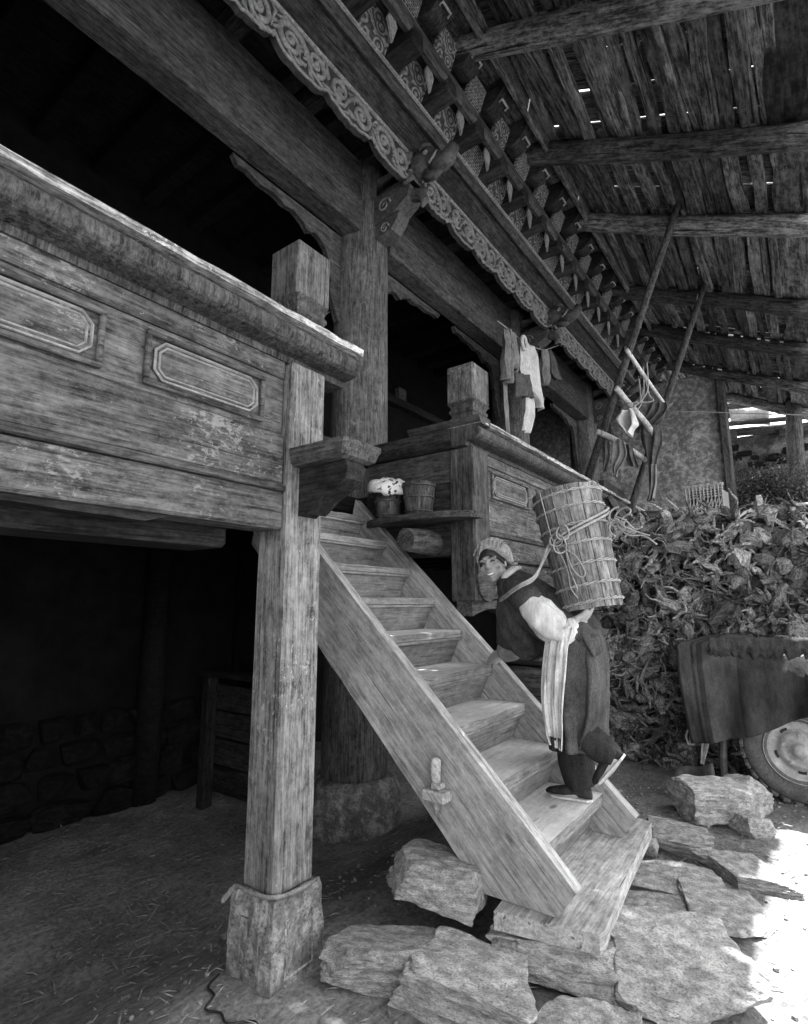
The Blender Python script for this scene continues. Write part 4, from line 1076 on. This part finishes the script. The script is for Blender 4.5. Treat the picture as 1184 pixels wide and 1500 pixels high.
# white left sleeve, dark short oversleeve, right sleeve with faded cuff
spc = resample([tuple(P(a_, b_, y=c_))+(d_, e_) for a_, b_, c_, d_, e_ in ((772, 878, 2.885, .060, .062), (782, 889, 2.87, .078, .078), (796, 903, 2.865, .088, .085), (812, 918, 2.87, .084, .082), (827, 926, 2.885, .066, .064), (835, 918, 2.915, .048, .048), (841, 912, 2.935, .036, .036))], 9)
slv = ring_loft([q[:3] for q in spc], [q[3:] for q in spc], nseg=64)
for i_ in range(len(spc)):
    c_ = V(spc[i_][:3]); t_ = i_/(len(spc)-1)
    for k_ in range(64):
        an = 2*pi*k_/64; q_ = V(slv.v[i_*64+k_])
        w_ = .08*sin(6*an+9*t_+1.5*sin(2*an))*sin(pi*t_) + .10*min(1, t_*4)*mnoise.noise(V((cos(an)*1.6, sin(an)*1.6, t_*9))) + .06*sin(46*t_+3*cos(an)+2*mnoise.noise(V((an, t_*4, 2))))*max(0, t_-.45)*2
        slv.v[i_*64+k_] = tuple(c_+(q_-c_)*(1+w_)-V((0, 0, .018*sin(pi*t_)*max(0, -sin(an)))))
wp(slv, 'sleeve', M_white)
wp(loftpx([(757, 862, 2.97, .08, .09), (766, 871, 2.91, .088, .085), (778, 883, 2.885, .082, .08), (783, 889, 2.88, .074, .074)], fold=.04, nf=4, seed=8, nseg=48), 'oversleeve', M_robe)
wp(loftpx([(756, 868, 3.2, .085, .085), (751, 900, 3.26, .10, .085), (752, 928, 3.3, .11, .085), (750, 946, 3.32, .10, .08)], fold=.07, nf=6, seed=5, nseg=36), 'right_sleeve', M_robe)
wp(loftpx([(757, 938, 3.31, .095, .075), (747, 950, 3.33, .088, .07), (738, 958, 3.35, .058, .052)], fold=.08, nf=6, seed=11, nseg=30), 'cuff', M_cuff)
# sash: a long folded strip down the near hip
rows = []
sl_ = [(803, 918, 838, 918), (797, 950, 832, 945), (793, 990, 829, 985), (793, 1030, 826, 1030), (797, 1060, 825, 1062), (802, 1080, 824, 1085), (806, 1090, 823, 1100)]
sl_ = resample(sl_, 6)
for j, (a, b, c, d) in enumerate(sl_):
    v = j/(len(sl_)-1); row = []
    for i in range(25):
        u = i/24; p = P(a+(c-a)*u, b+(d-b)*u, y=2.825+.02*v); p.y += .009*sin(u*15+v*3.5+1.5*mnoise.noise(V((u*2, v*3, 1))))+.012*mnoise.noise(V((u*9, v*2.2, 4)))+.006*sin(u*41-v*5)+.004*sin(u*75+v*6); row.append(p)
    rows.append(row)
o = wp(MB().grid([r[::-1] for r in rows]), 'sash', M_sash); md = o.modifiers.new('thickness', 'SOLIDIFY'); md.thickness = .006
rows = []
for j in range(7):
    v = j/6; rows.append([P(801+3*v+(23-6*v)*i/12, 1078+20*v+6*i/12, y=2.832+.02*v) + V((0, .006*sin(i*.9+v), 0)) for i in range(13)])
o = wp(MB().grid([r[::-1] for r in rows]), 'sash_end', M_trou); o.modifiers.new('thickness', 'SOLIDIFY').thickness = .005
wp(MB().tube([tuple(P(a, b, y=y_)) for a, b, y_ in ((802, 925, 2.89), (822, 934, 2.86), (840, 930, 2.88), (852, 928, 2.96))], [.02, .025, .025, .015], 8, flat=.6), 'belt', M_robe)

# ------------------------------------------------------------------ barrel on the back
B0 = P(868, 892, y=3.08); B1 = P(828, 722, y=3.08); AX = (B1-B0); BL = AX.length; AX.normalize()
br = thing('wooden_barrel', 'tall wooden stave barrel bound with twisted hoops on a person\'s back', 'barrel', B0)
bq = V((0, 0, 1)).rotation_difference(AX); br.rotation_euler = bq.to_euler()
NS = 15
def brr(z): return .166+.030*(z/BL)
for k in range(NS):
    a0 = 2*pi*k/NS+.012; a1 = 2*pi*(k+1)/NS-.012; m = MB(); rows = []
    h0 = random.Random(k).uniform(-.006, .006)
    for j in range(7):
        z = BL*j/6; R = brr(z); row = []
        for t in range(4): a = a0+(a1-a0)*t/3; row.append(((R)*cos(a), R*sin(a), z+(h0 if j in (0, 6) else 0)))
        for t in range(3, -1, -1): a = a0+(a1-a0)*t/3; row.append(((R-.02)*cos(a), (R-.02)*sin(a), z+(h0 if j in (0, 6) else 0)))
        rows.append(row)
    m.grid(rows, True); m.f.append(tuple(range(8))[::-1]); m.f.append(tuple(range(48, 56))); m.obj('stave', M_stave, br)
MB().lathe([(.01, .03), (.16, .03), (.16, .045), (.01, .045)], 24).obj('bottom', M_stave, br)
for z in (.028, .12, .235, .35, .455, .56, .645):
    h = []
    for s in range(2):
        m = []
        for k in range(97):
            a = 2*pi*k/96; tw = a*11+s*pi; R = brr(z*BL/.69)+.005+.0035*cos(tw); m.append((R*cos(a), R*sin(a), z*BL/.69+.005*sin(tw)+.010*sin(a+2)))
        h.append(m)
    t = MB(); t.tube(h[0], .0045, 5, False); t.tube(h[1], .0045, 5, False); t.obj('hoop', M_rope, br, True)
# carrying rope: from the shoulder round the barrel, with a knot, loops and loose ends
rp = thing('carrying_rope', 'doubled straw rope slung from the shoulder around the barrel and knotted', 'rope', P(832, 806, y=2.86))
RO = V(rp.location)
Mi = br.matrix_basis
def onb(ang, z, off=.02):
    R = brr(z)+off; return B0+bq @ V((R*cos(ang), R*sin(ang), z))
# angle 0 is the outward side (towards +X), -pi/2 faces the yard side (-Y)
def rope(pts, r, name='rope', k=4):
    q = resample([tuple(p) for p in pts], k); MB().tube(q, r, 7).obj(name, M_rope, rp, True).location = -RO
for dz in (0, .022):
    rope([P(731, 880+dz*120, y=3.02), P(735, 876+dz*140, y=2.93), P(742, 871+dz*150, y=2.85), P(752, 863+dz*150, y=2.79), P(765, 855+dz*150, y=2.77), P(785, 842+dz*150, y=2.82)]+[onb(a, .36+.07*(a+2.0)+dz) for a in (-2.15, -1.8, -1.4, -1.0, -.5, 0, .5, 1.2, 2.0)], .0075, 'sling')
rope([P(748, 874, y=2.93), P(741, 866, y=2.92), P(735, 858, y=3.1), P(760, 850, y=3.25), P(800, 838, y=3.26)], .0075, 'sling')
rope([onb(-1.95, .68, .018), onb(-1.93, .5, .022), onb(-1.9, .40, .024), onb(-1.75, .28, .016), onb(-1.7, .2, .016), onb(-1.74, .12, .014), onb(-1.6, .06, .014)], .0035, 'cord')
for k, (a, z) in enumerate(((-1.78, .39), (-1.55, .42), (-1.70, .36))):
    c = onb(a, z, .03); rope([c+V((.035*cos(t), -.012*sin(2*t), .035*sin(t)*(1+.2*k))) for t in [2*pi*i/8 for i in range(9)]], .005, 'knot')
c = onb(-1.6, .33, .02); rope([c, c+V((.03, 0, -.10)), c+V((.075, 0, -.155)), c+V((.10, 0, -.13)), c+V((.06, 0, -.05)), c], .004, 'loop')
rope([c, c+V((.02, 0, -.12)), c+V((.05, 0, -.2)), c+V((.055, 0, -.23))], .0035, 'cord')
# bunch of loose rope at the outer side
for k in range(6):
    rr = random.Random(k); c = onb(-.12, .49, .05); o_ = V((rr.uniform(0, .08), rr.uniform(-.05, .05), rr.uniform(-.06, .04)))
    s = rr.uniform(.02, .042); rope([c+o_+V((s*cos(t)*1.2, s*.5*sin(t+k), s*sin(t)-.01*i)) for i, t in enumerate([2*pi*i/8+k for i in range(10)])], .005, 'loop')
for k in range(3):
    c = onb(-.1, .47-.02*k, .06); rope([c, c+V((.06, -.02, -.03-.02*k)), c+V((.10+.02*k, 0, -.08)), c+V((.14+.03*k, .0, -.07-.03*k))], .0045, 'cord')

# ------------------------------------------------------------------ pole rack with rags in front of the end wall
def pole(name, pts, r, label, cat='pole', mat=None, group=None, k=3):
    q = resample([tuple(p) for p in pts], k)
    rr = r if isinstance(r, (int, float)) else None
    rad = [rr*(1+.10*mnoise.noise(V((i*.6, px_seed(label), 0)))) for i in range(len(q))] if rr else [r[0]+(r[1]-r[0])*i/(len(q)-1) for i in range(len(q))]
    return tag(MB().tube(q, rad, 9, jit=.08, seed=len(label)).obj(name, mat or W['palez'], None, True), label, cat, group)
def px_seed(s): return (sum(map(ord, s)) % 97)*.37
pole('leaning_pole', [P(858, 712, y=6.9), P(925, 505, y=6.6), P(995, 295, y=6.2)], [.052, .036], 'long slender pole leaning from the balcony rail up to the roof slabs', mat=W['midz'])
pole('leaning_pole', [P(918, 765, y=7.6), P(975, 590, y=7.75), P(1032, 417, y=7.95)], [.05, .04], 'shorter pole leaning up from the firewood towards the roof beams', mat=W['midz'])
pole('cross_stick', [P(918, 512, y=6.5), P(945, 552, y=7.0), P(972, 590, y=7.62)], [.026, .024], 'thin bare stick lashed high between the two leaning poles')
pole('cross_stick', [P(903, 568, y=6.6), P(924, 594, y=6.9), P(948, 622, y=7.2), P(966, 650, y=7.4)], [.036, .04], 'crooked branch tied midway across the leaning poles')
pole('cross_stick', [P(874, 632, y=6.7), P(905, 646, y=6.9), P(946, 674, y=7.3)], [.036, .034], 'pale branch hung with rags across the foot of the leaning poles')
# string to the yard, and its hook
tag(MB().tube([P(986, 590, y=7.6), P(978, 597, y=7.6), P(980, 602, y=7.58), P(1080, 605, y=7.2), P(1250, 610, y=6.6)], .006, 5).obj('washing_line', M_rope), 'taut pale string running from the leaning poles out over the yard', 'string')
for k in range(5):
    rr = random.Random(k+40); a = P(rr.uniform(935, 955), rr.uniform(530, 560), y=7.0); b = P(rr.uniform(930, 960), rr.uniform(585, 600), y=6.9); c = P(rr.uniform(915, 930), rr.uniform(590, 600), y=6.8)
    q = resample([tuple(a), tuple((a+b)/2+V((.05*rr.random(), 0, -.1))), tuple(b), tuple(c)], 5)
    tag(MB().tube(q, .008, 5).obj('rope_loop', M_rope, None, True), 'thin rope looped over the crossed sticks of the pole rack', 'rope', 'rope loops on the pole rack')
def cloth(name, rows_px, y, mat, label, folds=6, amp=.02, seed=0, x=None, n=22, cat='cloth', group=None):
    rr = resample([tuple(map(float, r)) for r in rows_px], 5); rows = []; m = len(rr)
    for j, (a, b, c, d) in enumerate(rr):
        v = j/(m-1); row = []
        for i in range(n+1):
            u = i/n; q = dict(y=y) if x is None else dict(x=x)
            p = P(a+(c-a)*u, b+(d-b)*u, **q)
            dsp = 1.6*amp*((.35+v)*sin(folds*pi*u+seed+1.1*v)+.6*mnoise.noise(V((u*5+seed, v*4, seed))))
            if x is None: p.y += dsp
            else: p.x += dsp
            row.append(p)
        rows.append(row)
    o = MB().grid([r[::-1] for r in rows]).obj(name, mat, None, True)
    md = o.modifiers.new('thickness', 'SOLIDIFY'); md.thickness = .008
    return tag(o, label, cat, group)
cloth('hanging_rag', [(952, 590, 976, 588), (945, 605, 978, 600), (930, 622, 965, 618), (922, 634, 950, 630)], 7.5, M_rag, 'dark rag bunched around the foot of the shorter leaning pole', 5, .03, 1)
cloth('hanging_rag', [(940, 622, 968, 622), (938, 640, 970, 645), (946, 665, 962, 668), (950, 690, 960, 692), (952, 720, 960, 715), (948, 734, 958, 732)], 7.25, M_rag, 'long dark rag with a pale tail hanging from the crooked branch', 4, .03, 2)
cloth('hanging_rag', [(953, 680, 962, 680), (954, 700, 963, 702), (953, 722, 960, 722), (951, 733, 959, 730)], 7.2, M_rag2, 'narrow pale sock-like rag at the tip of the long dark rag', 3, .02, 3)
cloth('hanging_rag', [(899, 640, 914, 646), (898, 660, 918, 668), (897, 680, 906, 690), (900, 698, 904, 700)], 6.85, M_rag2, 'grey rag slung over the pale branch next to the balcony', 4, .02, 4)
cloth('hanging_rag', [(914, 648, 926, 654), (916, 665, 930, 670), (922, 682, 935, 684)], 6.95, M_rag, 'dark folded rag over the middle of the pale branch', 3, .02, 5)
cloth('hanging_rag', [(880, 640, 892, 645), (883, 662, 893, 668), (884, 690, 888, 690)], 6.8, M_rag, 'thin dark rag at the cut end of the pale branch', 3, .02, 6)
cloth('covered_bundle', [(878, 735, 895, 725), (880, 750, 908, 742), (886, 765, 922, 760), (890, 772, 925, 770)], 6.5, M_rag, 'dark cloth bundle lying between the barrel and the firewood pile', 4, .05, 7)
# white torn paper sack caught in the rack
cloth('paper_sack', [(909, 602, 926, 598), (904, 610, 930, 605), (903, 618, 934, 614), (908, 626, 935, 622), (917, 633, 929, 628), (922, 638, 925, 637)], 6.62, M_white, 'crumpled white sack wedged between the leaning poles', 3, .06, 9, cat='sack')
# tin pot on the pile and a wicker crate against the end wall
t = thing('metal_pot', 'flat-rimmed dark pot standing on top of the firewood pile', 'pot', P(955, 770, y=6.6))
MB().lathe([(.09, 0), (.13, .04), (.15, .10), (.15, .13), (.19, .14), (.19, .15), (.14, .145), (.12, .05), (.01, .02)], 24).obj('body', M_metal, t, True)
MB().tube([(.16, -.04, .14), (.24, -.05, .17), (.25, .04, .17), (.17, .05, .14)], .012, 6).obj('handle', M_metal, t, True)
t = thing('wicker_crate', 'open-weave wicker crate standing against the mud end wall', 'basket', (0, 0, 0))
c0 = P(1010, 760, y=8.4); c1 = P(1062, 760, y=8.4); zt = P(1035, 712, y=8.4).z
t.location = (c0.x, 8.4, c0.z-.5); cw = c1.x-c0.x; chh = zt-c0.z+.5
for k in range(11): MB().tube([(cw*k/10, 0, 0), (cw*k/10-.03*(.5-k/10), -.01, chh)], .011, 5).obj('upright', M_wicker, t)
for k in range(9):
    z = chh*(k+.5)/9
    if k in (3, 6): 
        for q in range(10): MB().tube([(cw*q/10, -.012, z-.06), (cw*(q+1)/10, -.012, z+.06)], .008, 5).obj('lattice', M_wicker, t)
    for q in (0, .035, .07) if k not in (3, 6) else (.1,):
        MB().tube([(cw*i/10, (.012 if i % 2 else -.012), z+q) for i in range(11)], .010, 5).obj('weaver', M_wicker, t)
MB().box((.0, .03, 0), (cw, .4, chh*.95), .02).obj('lining', M_black, t)
MB().tube([(-.03, 0, chh), (cw+.03, 0, chh)], .02, 6).obj('rim', M_wicker, t)
t.rotation_euler = (0, 0, -.12)

# ------------------------------------------------------------------ washing near the second column
LX = -2.72
tag(MB().tube(resample([tuple(P(729, 470, x=LX)), tuple(P(745, 482, x=LX)), tuple(P(770, 502, x=LX)), tuple(P(795, 512, x=LX)), tuple(P(812, 508, x=LX)), tuple(P(835, 500, x=LX))], 3), .006, 5).obj('clothes_line', M_rope), 'thin cord strung with washing along the veranda lintel', 'string')
cloth('hanging_garment', [(738, 481, 748, 482), (736, 500, 752, 510), (737, 530, 748, 545), (738, 552, 746, 563)], 0, M_rag2, 'grey garment hanging at the near end of the clothes line', 4, .03, 1, x=LX, cat='garment')
cloth('hanging_garment', [(746, 481, 758, 492), (748, 500, 762, 512), (752, 520, 764, 535), (753, 535, 756, 548)], 0, M_rag2, 'small wrung grey cloth beside the pale shirt on the line', 3, .02, 2, x=LX, cat='garment')
cloth('hanging_garment', [(764, 500, 783, 508), (764, 525, 789, 530), (766, 545, 792, 560), (775, 570, 793, 590), (786, 588, 793, 602)], 0, M_rag3, 'pale shirt with a knotted collar hanging on the clothes line', 4, .03, 3, x=LX+.03, cat='garment')
cloth('hanging_garment', [(757, 545, 778, 550), (760, 565, 780, 572), (762, 580, 782, 585)], 0, M_rag, 'dark sash bundled below the pale shirt', 4, .03, 4, x=LX+.06, cat='garment')
cloth('hanging_garment', [(772, 582, 781, 584), (771, 600, 783, 603), (768, 618, 780, 622), (765, 630, 776, 636)], 0, M_rag3, 'narrow white cloth end dangling lowest of the washing', 3, .015, 5, x=LX+.06, cat='garment')
cloth('hanging_garment', [(793, 512, 803, 511), (794, 530, 808, 535), (793, 548, 805, 556), (794, 562, 801, 564)], 0, M_rag2, 'shaggy grey cloth hanging beyond the pale shirt', 6, .02, 6, x=LX, cat='garment')
cloth('hanging_garment', [(804, 512, 808, 512), (806, 530, 818, 535), (806, 548, 824, 556), (814, 556, 823, 558)], 0, M_rag, 'black pointed cloth at the far end of the clothes line', 3, .02, 7, x=LX, cat='garment')
cloth('hanging_garment', [(737, 562, 743, 563), (738, 590, 744, 595), (740, 615, 745, 620), (743, 636, 746, 640)], 0, M_rag2, 'thin strap hanging below the grey garment', 2, .01, 8, x=LX-.1, cat='garment')
k = V(P(768, 502, x=LX+.05)); tag(MB().tube([k+V((0, .07*cos(a), .09*sin(a))) for a in [2*pi*i/12 for i in range(13)]], .022, 7).obj('cloth_ring', M_rag3, None, True), 'white knotted ring of cloth tying the pale shirt to the line', 'cloth')

# ------------------------------------------------------------------ shed beyond the yard
sh = thing('stone_shed', 'low rubble-walled shed with a log roof beyond the firewood pile', 'shed', (-.3, 14.6, 0))
def gp(mb, name, mat, smooth=False):
    o = mb.obj(name, mat, sh, smooth); o.location = -V(sh.location); return o
rows = []
for j in range(31):
    z = 5.42*j/30; rows.append([(-1.9+4.2*i/40, 14.6-.08*fbm((i*.25, j*.3, 2), 4), z) for i in range(41)])
gp(MB().grid(rows), 'wall', M_rub, True)
gp(MB().box((-1.9, 14.75, 0), (2.3, 17, 5.35), .02), 'wall_core', M_rub)
rb = random.Random(12); low2 = low_rocks
for k in range(70):
    o = mk('stone', low2[k % 6], None, sh, V((rb.uniform(-1.3, .9), 14.56, rb.uniform(2.6, 5.2)))-V(sh.location)); q = rb.uniform(.12, .32); o.scale = (q, .12, q*.6)
pb_ = P(1062, 632, y=14.3); pc = P(1160, 624, y=14.3)
gp(MB().tube([pb_+V((-.2, .2, .02)), pc+V((.1, .2, .02))], .10, 10), 'roof_log', W['midx'], True)
gp(MB().tube([pb_+V((-.3, .0, .20)), pc+V((.9, 0, .10))], .06, 10), 'roof_log', W['midx'], True)
gp(MB().tube([P(1152, 633, y=14.0), P(1152, 633, y=16.)], .13, 12), 'log_end', W['midx'], True)
gp(MB().box(tuple(P(1064, 648, y=14.2)), tuple(P(1080, 634, y=14.4)), .02), 'beam_end', W['midx'])
gp(MB().box(tuple(P(1168, 632, y=14.3)), tuple(P(1240, 614, y=14.6)), .02), 'roof_slab', W['midx'])
gp(MB().tube([P(1162, 575, y=13.2), P(1164, 640, y=13.2), P(1168, 700, y=13.2), P(1170, 760, y=13.2), P(1171, 850, y=13.2)], [.13, .15, .15, .14, .14], 12, jit=.08), 'post', W['midz'], True)
# woven mat with straw on the shed roof
m = MB(); rows = []
for j in range(6):
    rows.append([P(1068+i*7.2+j*.6, 600+j*5.0-(4*sin(i*.25))+.5*i*0, y=14.35)+V((0, .05*sin(i*.5+j), 0)) for i in range(9)])
m.grid([r[::-1] for r in rows]); o = m.obj('woven_mat', M_wicker, None, True); o.modifiers.new('thickness', 'SOLIDIFY').thickness = .03
tag(o, 'stiff woven mat holding straw on the shed roof', 'mat')
m = MB(); rb = random.Random(3)
for k in range(900):
    u = rb.random(); p = P(1058+62*u, rb.uniform(592, 612), y=14.5+rb.uniform(-.05, .5)); d = V((rb.gauss(.2, .8), rb.gauss(0, .3), rb.uniform(-.1, .7))).normalized()*rb.uniform(.12, .38)
    s = V((.012, 0, .012)); m.add([p-s, p+s, p+d], [(0, 1, 2)])
o = kind(m.obj('straw_heap', M_leaf), 'stuff'); tag(o, 'dark heap of dry straw on the shed roof', 'straw')
# bush between pile and shed
def bush(px, py, y, rx, rz_, seed, label, nl=5200):
    r = random.Random(seed); c = P(px, py, y=y); t = thing('shrub', label, 'shrub', (c.x, y, 0), 'shrubs against the shed wall'); m = MB(); s = MB()
    for k in range(9):
        a = r.uniform(0, 6.28); b = V((r.uniform(-.15, .15), r.uniform(-.1, .1), 0)); e = V((rx*.8*cos(a), .4*sin(a), c.z+rz_*r.uniform(-.2, .9)))
        s.tube([b, (b+e)/2+V((r.uniform(-.15, .15), 0, .2)), e], [.03, .018, .006], 5)
    cl = [V((r.gauss(0, .5)*rx, r.gauss(0, .4)*.6, c.z+r.gauss(0, .5)*rz_)) for _ in range(38)]
    for k in range(nl):
        p = cl[k % 38]+V((r.gauss(0, .14), r.gauss(0, .14), r.gauss(0, .13))); d = V((r.gauss(0, 1), r.gauss(0, 1), r.gauss(0, 1))).normalized()*r.uniform(.035, .075); q = d.orthogonal().normalized()*r.uniform(.012, .025)
        m.add([p-d*.5, p+q, p+d*.5, p-q], [(0, 1, 2, 3)])
    s.obj('stem', W['darkz'], t); kind(m.obj('foliage', M_leaf, t), 'stuff')
bush(1092, 722, 12.9, .62, .62, 5, 'dense dark shrub beside the corner post of the end wall')
bush(1150, 728, 12.7, .55, .5, 6, 'dark shrub growing around the foot of the shed post')
bush(1178, 728, 11.8, .4, .5, 8, 'looser shrub nearest the sunny side of the shed wall', 3500)

# ------------------------------------------------------------------ litter on the ground
rb = random.Random(31); m = MB()
for k in range(3900):
    if k < 2400:
        if k % 40 == 0: kx, ky, ks = -5.0+abs(rb.gauss(0, 1.3)), rb.uniform(.2, 4.2), rb.uniform(.08, .5)
        x = kx+rb.gauss(0, ks); y = ky+rb.gauss(0, ks)
        if x > -2.0: x = -2.0-rb.random()*2
    else: x = rb.uniform(-3.2, -.2); y = rb.uniform(.9, 5.6)
    L = .008+.035*rb.random()**2.2+(.06*rb.random() if rb.random() < .07 else 0); a = rb.uniform(0, pi); w_ = rb.uniform(.0012, .003)*(1.6 if k % 9 == 0 else 1)
    z = gz(x, y)+.004+rb.random()*.008; d = V((cos(a), sin(a), rb.uniform(-.12, .2)))*L; s = V((-sin(a), cos(a), 0))*w_
    c = V((x, y, z)); m.add([c-d-s, c-d+s, c+d+s, c+d-s, c+V((0, 0, .003))], [(0, 1, 4), (1, 2, 4), (2, 3, 4), (3, 0, 4)])
o = kind(m.obj('straw_litter', M_straw), 'stuff'); tag(o, 'scattered straw and chips trodden into the earth floor', 'straw')
pm = rock_mesh(55, 1, 6, .1); m = MB()
for k in range(900):
    x = rb.uniform(-2.6, .3); y = rb.uniform(1.0, 6.0)
    if -1.4 < x < -.8 and 2.2 < y < 3.7: continue
    s = rb.uniform(.006, .02)*(1.8 if rb.random() < .05 else 1); Mx = Matrix.Translation((x, y, gz(x, y)+s*.3)) @ Matrix.Rotation(rb.uniform(0, 6), 4, 'Z') @ Matrix.Diagonal((s*1.3, s, s*.8, 1))
    m.add([v.co for v in pm.vertices], [tuple(p.vertices) for p in pm.polygons], Mx)
o = kind(m.obj('gravel', M_pave), 'stuff'); tag(o, 'small loose stones scattered over the yard', 'gravel')
# single items
tag(MB().tube(resample([tuple(P(a, b, z=gz(-4.6, 1.8)+h)) for a, b, h in ((90, 1212, .02), (84, 1195, .06), (68, 1180, .12), (57, 1165, .2), (62, 1152, .24), (80, 1152, .26))], 4), .006, 5).obj('curved_twig', M_straw, None, True), 'pale curved twig rising from the floor by the rubble wall', 'twig')
tag(MB().tube(resample([tuple(V((a, b, gz(a, b)+.008))) for a, b in ((-2.16, 1.60), (-2.12, 1.52), (-2.05, 1.50), (-2.02, 1.44), (-1.95, 1.46), (-1.88, 1.44), (-1.80, 1.50), (-1.74, 1.47))], 4), .005, 5).obj('black_cord', M_black, None, True), 'thin black cord lying round the carved post base', 'cord')
m = MB(); pts = [(-2.17, 1.60, .27), (-2.12, 1.635, .335), (-2.02, 1.625, .345), (-1.90, 1.65, .348), (-1.865, 1.75, .345), (-1.875, 1.86, .34)]
m.tube(resample([tuple(p) for p in pts], 5), [.004]+[.013]*24+[.008], 7, flat=.6, jit=.3, seed=4); tag(m.obj('rag_strip', M_rag2, None, True), 'twisted rag strip tucked round the foot of the post on its stone', 'rag')
for k in range(26):
    x = rb.uniform(-3.6, -1.2); y = rb.uniform(1.0, 2.2)+(-1.9-x)*.2; a = rb.uniform(0, 3.1); L = rb.uniform(.04, .12)
    o = MB().tube([(x, y, gz(x, y)+.008), (x+L*cos(a)*.5, y+L*sin(a)*.5, gz(x, y)+.014), (x+L*cos(a), y+L*sin(a), gz(x, y)+.008)], [.003, .005, .002], 5).obj('straw_stalk', M_straw)
    tag(o, 'loose straw stalk lying on the trampled floor', 'straw', 'straw stalks on the floor')
# unseen wall added below the near balcony to cut light entering the cellar
hp(MB().box((-2.35, Y0+.3, -.4), (-2.0, -.1, 1.79), .02), 'cellar_light_block', M_rub)
